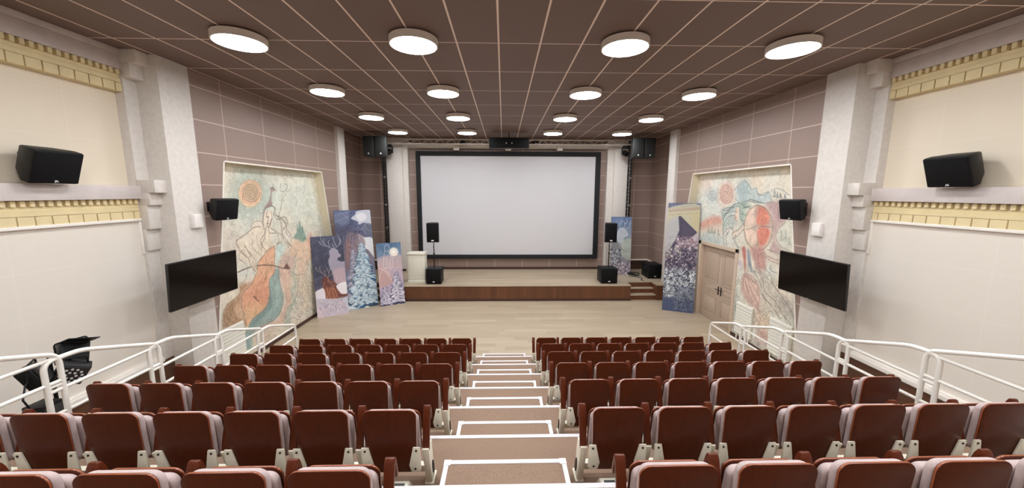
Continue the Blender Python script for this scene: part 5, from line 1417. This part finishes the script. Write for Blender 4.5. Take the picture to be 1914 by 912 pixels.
for key, (bl, br, lean_, h, lab) in BOARDS.items():
    bl, br = Vector(bl), Vector(br); e = (br-bl); w = e.length; e.normalize(); nn = Vector((-e.y, e.x, 0)); u = nn*lean_+Vector((0, 0, h)); L = u.length; u.normalize()
    out = e.cross(u)       # towards the hall
    base = {'BOARD_DEER': '5d6380', 'BOARD_SPRUCE': '566489', 'BOARD_GLOW': '63809c', 'BOARD_MOUNTAIN': '7b83a0', 'BOARD_BRANCHES': '7c8aa6'}[key]
    cv = Canvas(0, w, 0, L, 0.0085, base)
    T = cv.B/L; Sx = cv.A/w
    def grad(stops):
        ks = [k for k, _ in stops]; cs = np.array([hexc(c) for _, c in stops])
        for ch in range(3): cv.img[..., ch] = np.interp(T, ks, cs[:, ch])
    if key == 'BOARD_DEER': grad([(0, 'd8c3d2'), (.2, 'd2cbdc'), (.3, '77728f'), (.55, '50526c'), (1, '5a6080')])
    if key == 'BOARD_SPRUCE': grad([(0, 'e4e9f0'), (.1, '9fb6cc'), (.3, '7f8fae'), (.55, '8e8094'), (.75, '66688a'), (1, '4f6190')])
    if key == 'BOARD_GLOW': grad([(0, 'cfc6da'), (.3, 'b9a6bd'), (.45, 'd0b2b8'), (.6, 'bdb2c0'), (.8, '7c98b4'), (1, '4f7ba4')])
    if key == 'BOARD_MOUNTAIN': grad([(0, '4f5f8a'), (.1, '63708f'), (.16, '8d96a4'), (.32, 'b9bfc6'), (.45, '6d6b86'), (.6, '8a819a'), (.7, 'b5b1b4'), (.9, 'c3bf9c'), (.97, '7f88a8'), (1, '6f7ca2')])
    if key == 'BOARD_BRANCHES': grad([(0, 'b7a3ad'), (.15, '9a8f9d'), (.35, '9ba3a6'), (.5, 'a9b5b4'), (.7, '93a5b8'), (.9, '7690b6'), (1, '6d88b4')])
    cv.img += (cv.noise(.12, 3)[..., None]-.5)*.14
    if key in ('BOARD_DEER', 'BOARD_SPRUCE'):
        r = random.Random(4)
        for _ in range(26):
            a = r.uniform(0, w); b = r.uniform(L*.45, L)
            cv.line('a9b0c8', np.array([(a, b), (a-.25, b-.16)]), .009, .35)
    if key == 'BOARD_MOUNTAIN':
        rocky(cv, 0, w, L*.40, L*.62, ['3c3a55', '565270', '8b7f96', 'd3c8d4', 'b99aa6', '2f3048'], 1000, 2, .07)
        rocky(cv, 0, w*.5, L*.5, L*.68, ['8d8270', 'd5d0cc', '6d6a72', 'e6dfe0'], 90, 8, .10)
    cv.run(PAINT[key], w/1000, L/1000, w/1000)
    if key == 'BOARD_SPRUCE':
        snow_tree(cv, w*.42, L*.60, w*.30, L*.1, '77788f', 'c9c6d6', 420, 3, .07)
        snow_tree(cv, w*.66, L*.655, w*.50, L*.02, '2f5f82', 'dcebf2', 1500, 5, .075)
        cv.poly('e9eef4', np.array([(0, 0), (0, L*.05), (w*.25, L*.035), (w*.45, 0)]), .9, .02)
    if key == 'BOARD_GLOW':
        snow_tree(cv, w*.72, L*.52, w*.36, L*.02, '35305c', 'ece6f2', 620, 6, .06)
        snow_tree(cv, w*.20, L*.30, w*.26, L*.01, '453e6a', 'e8e2f0', 300, 9, .055)
    if key == 'BOARD_MOUNTAIN':
        rocky(cv, 0, w, L*.14, L*.40, ['e9eef2', 'cfd8e0', '4b4f66', '7f8898', 'f4f6f8', '383c55', 'c4ccd4'], 1500, 12, .07)
        rocky(cv, w*.35, w, L*.02, L*.24, ['5f6a84', '8591a8', 'aab4c4', '434b68'], 700, 13, .055)
        rocky(cv, w*.3, w, L*.60, L*.70, ['d9c3cc', 'efe4e6', '8a7088', 'b58f9c'], 170, 14, .08)
    if key == 'BOARD_BRANCHES':
        rocky(cv, 0, w, 0, L*.24, ['6d5f74', 'd9cdd4', 'a98f9c', '4d4a5e', 'e9e2e6'], 520, 15, .07)
        rocky(cv, 0, w*.5, L*.2, L*.45, ['7d8294', 'c9ccd2', '5a5c6e'], 120, 16, .10)
    if key == 'BOARD_DEER':
        rocky(cv, w*.1, w*.9, L*.04, L*.19, ['c3b8c8', 'b2a6b9', 'e4dde6', 'dcc4d0'], 130, 17, .08)
    r = random.Random(21)
    for _ in range(160):        # printed grain: fine pale and dark flecks
        a = r.uniform(0, w); b = r.uniform(0, L); q = r.uniform(.02, .07)
        cv.line(r.choice(['e4e6ee', '3f4358', 'b7b6c6']), np.array([(a, b), (a+r.uniform(-q, q), b+r.uniform(-q, q))]), .009, .22)
    root = thing('picture_board', lab, 'picture board', tuple(bl+e*(w/2)), 'leaning picture boards')
    o_ = Vector(root.location); t_ = 0.03
    m = MB(); c4 = [bl, bl+e*w, bl+e*w+u*L, bl+u*L]
    m.hexa([p-out*0.0015 for p in c4], [p-out*t_+Vector((0, 0, 0.0)) for p in c4]); m.build('frame', 'board_edge', root, origin=tuple(o_))
    cv.img = np.clip(cv.img, 0, 1)**1.3
    grid_mesh('printed_face', 'board_print', root, cv, lambda a, b: tuple(bl+e*a+u*b), None, tuple(o_))
# ------------------------------------------------------------------ camera, world, view
cam = bpy.data.cameras.new('camera'); co = bpy.data.objects.new('camera', cam); C.objects.link(co)
cam.sensor_width = 36; cam.sensor_fit = 'HORIZONTAL'; cam.lens = 36*668.08/1914; cam.clip_end = 60; cam.clip_start = 0.05
p_, y_, r_ = .142317, .024215, .00344
fwd = Vector((math.sin(y_)*math.cos(p_), math.cos(y_)*math.cos(p_), -math.sin(p_)))
right = Vector((math.cos(y_), -math.sin(y_), 0)); up = right.cross(fwd)
r2 = right*math.cos(r_)+up*math.sin(r_); u2 = -right*math.sin(r_)+up*math.cos(r_)
M = Matrix((r2, u2, -fwd)).transposed().to_4x4(); M.translation = (0, 0, CAM)
co.matrix_world = M
sc = bpy.context.scene; sc.camera = co
w = bpy.data.worlds.new('World'); sc.world = w; w.use_nodes = True
w.node_tree.nodes['Background'].inputs[0].default_value = (1, 1, 1, 1); w.node_tree.nodes['Background'].inputs[1].default_value = 0.3
vs = sc.view_settings
sc.display_settings.display_device = 'sRGB'
vs.view_transform = 'Standard'; vs.look = 'None'; vs.exposure = EXPO; vs.gamma = 1; vs.use_curve_mapping = False
sc.cycles.use_denoising = True
sc.cycles.max_bounces = 10; sc.cycles.diffuse_bounces = 8; sc.cycles.glossy_bounces = 4
sc.cycles.sample_clamp_indirect = 8
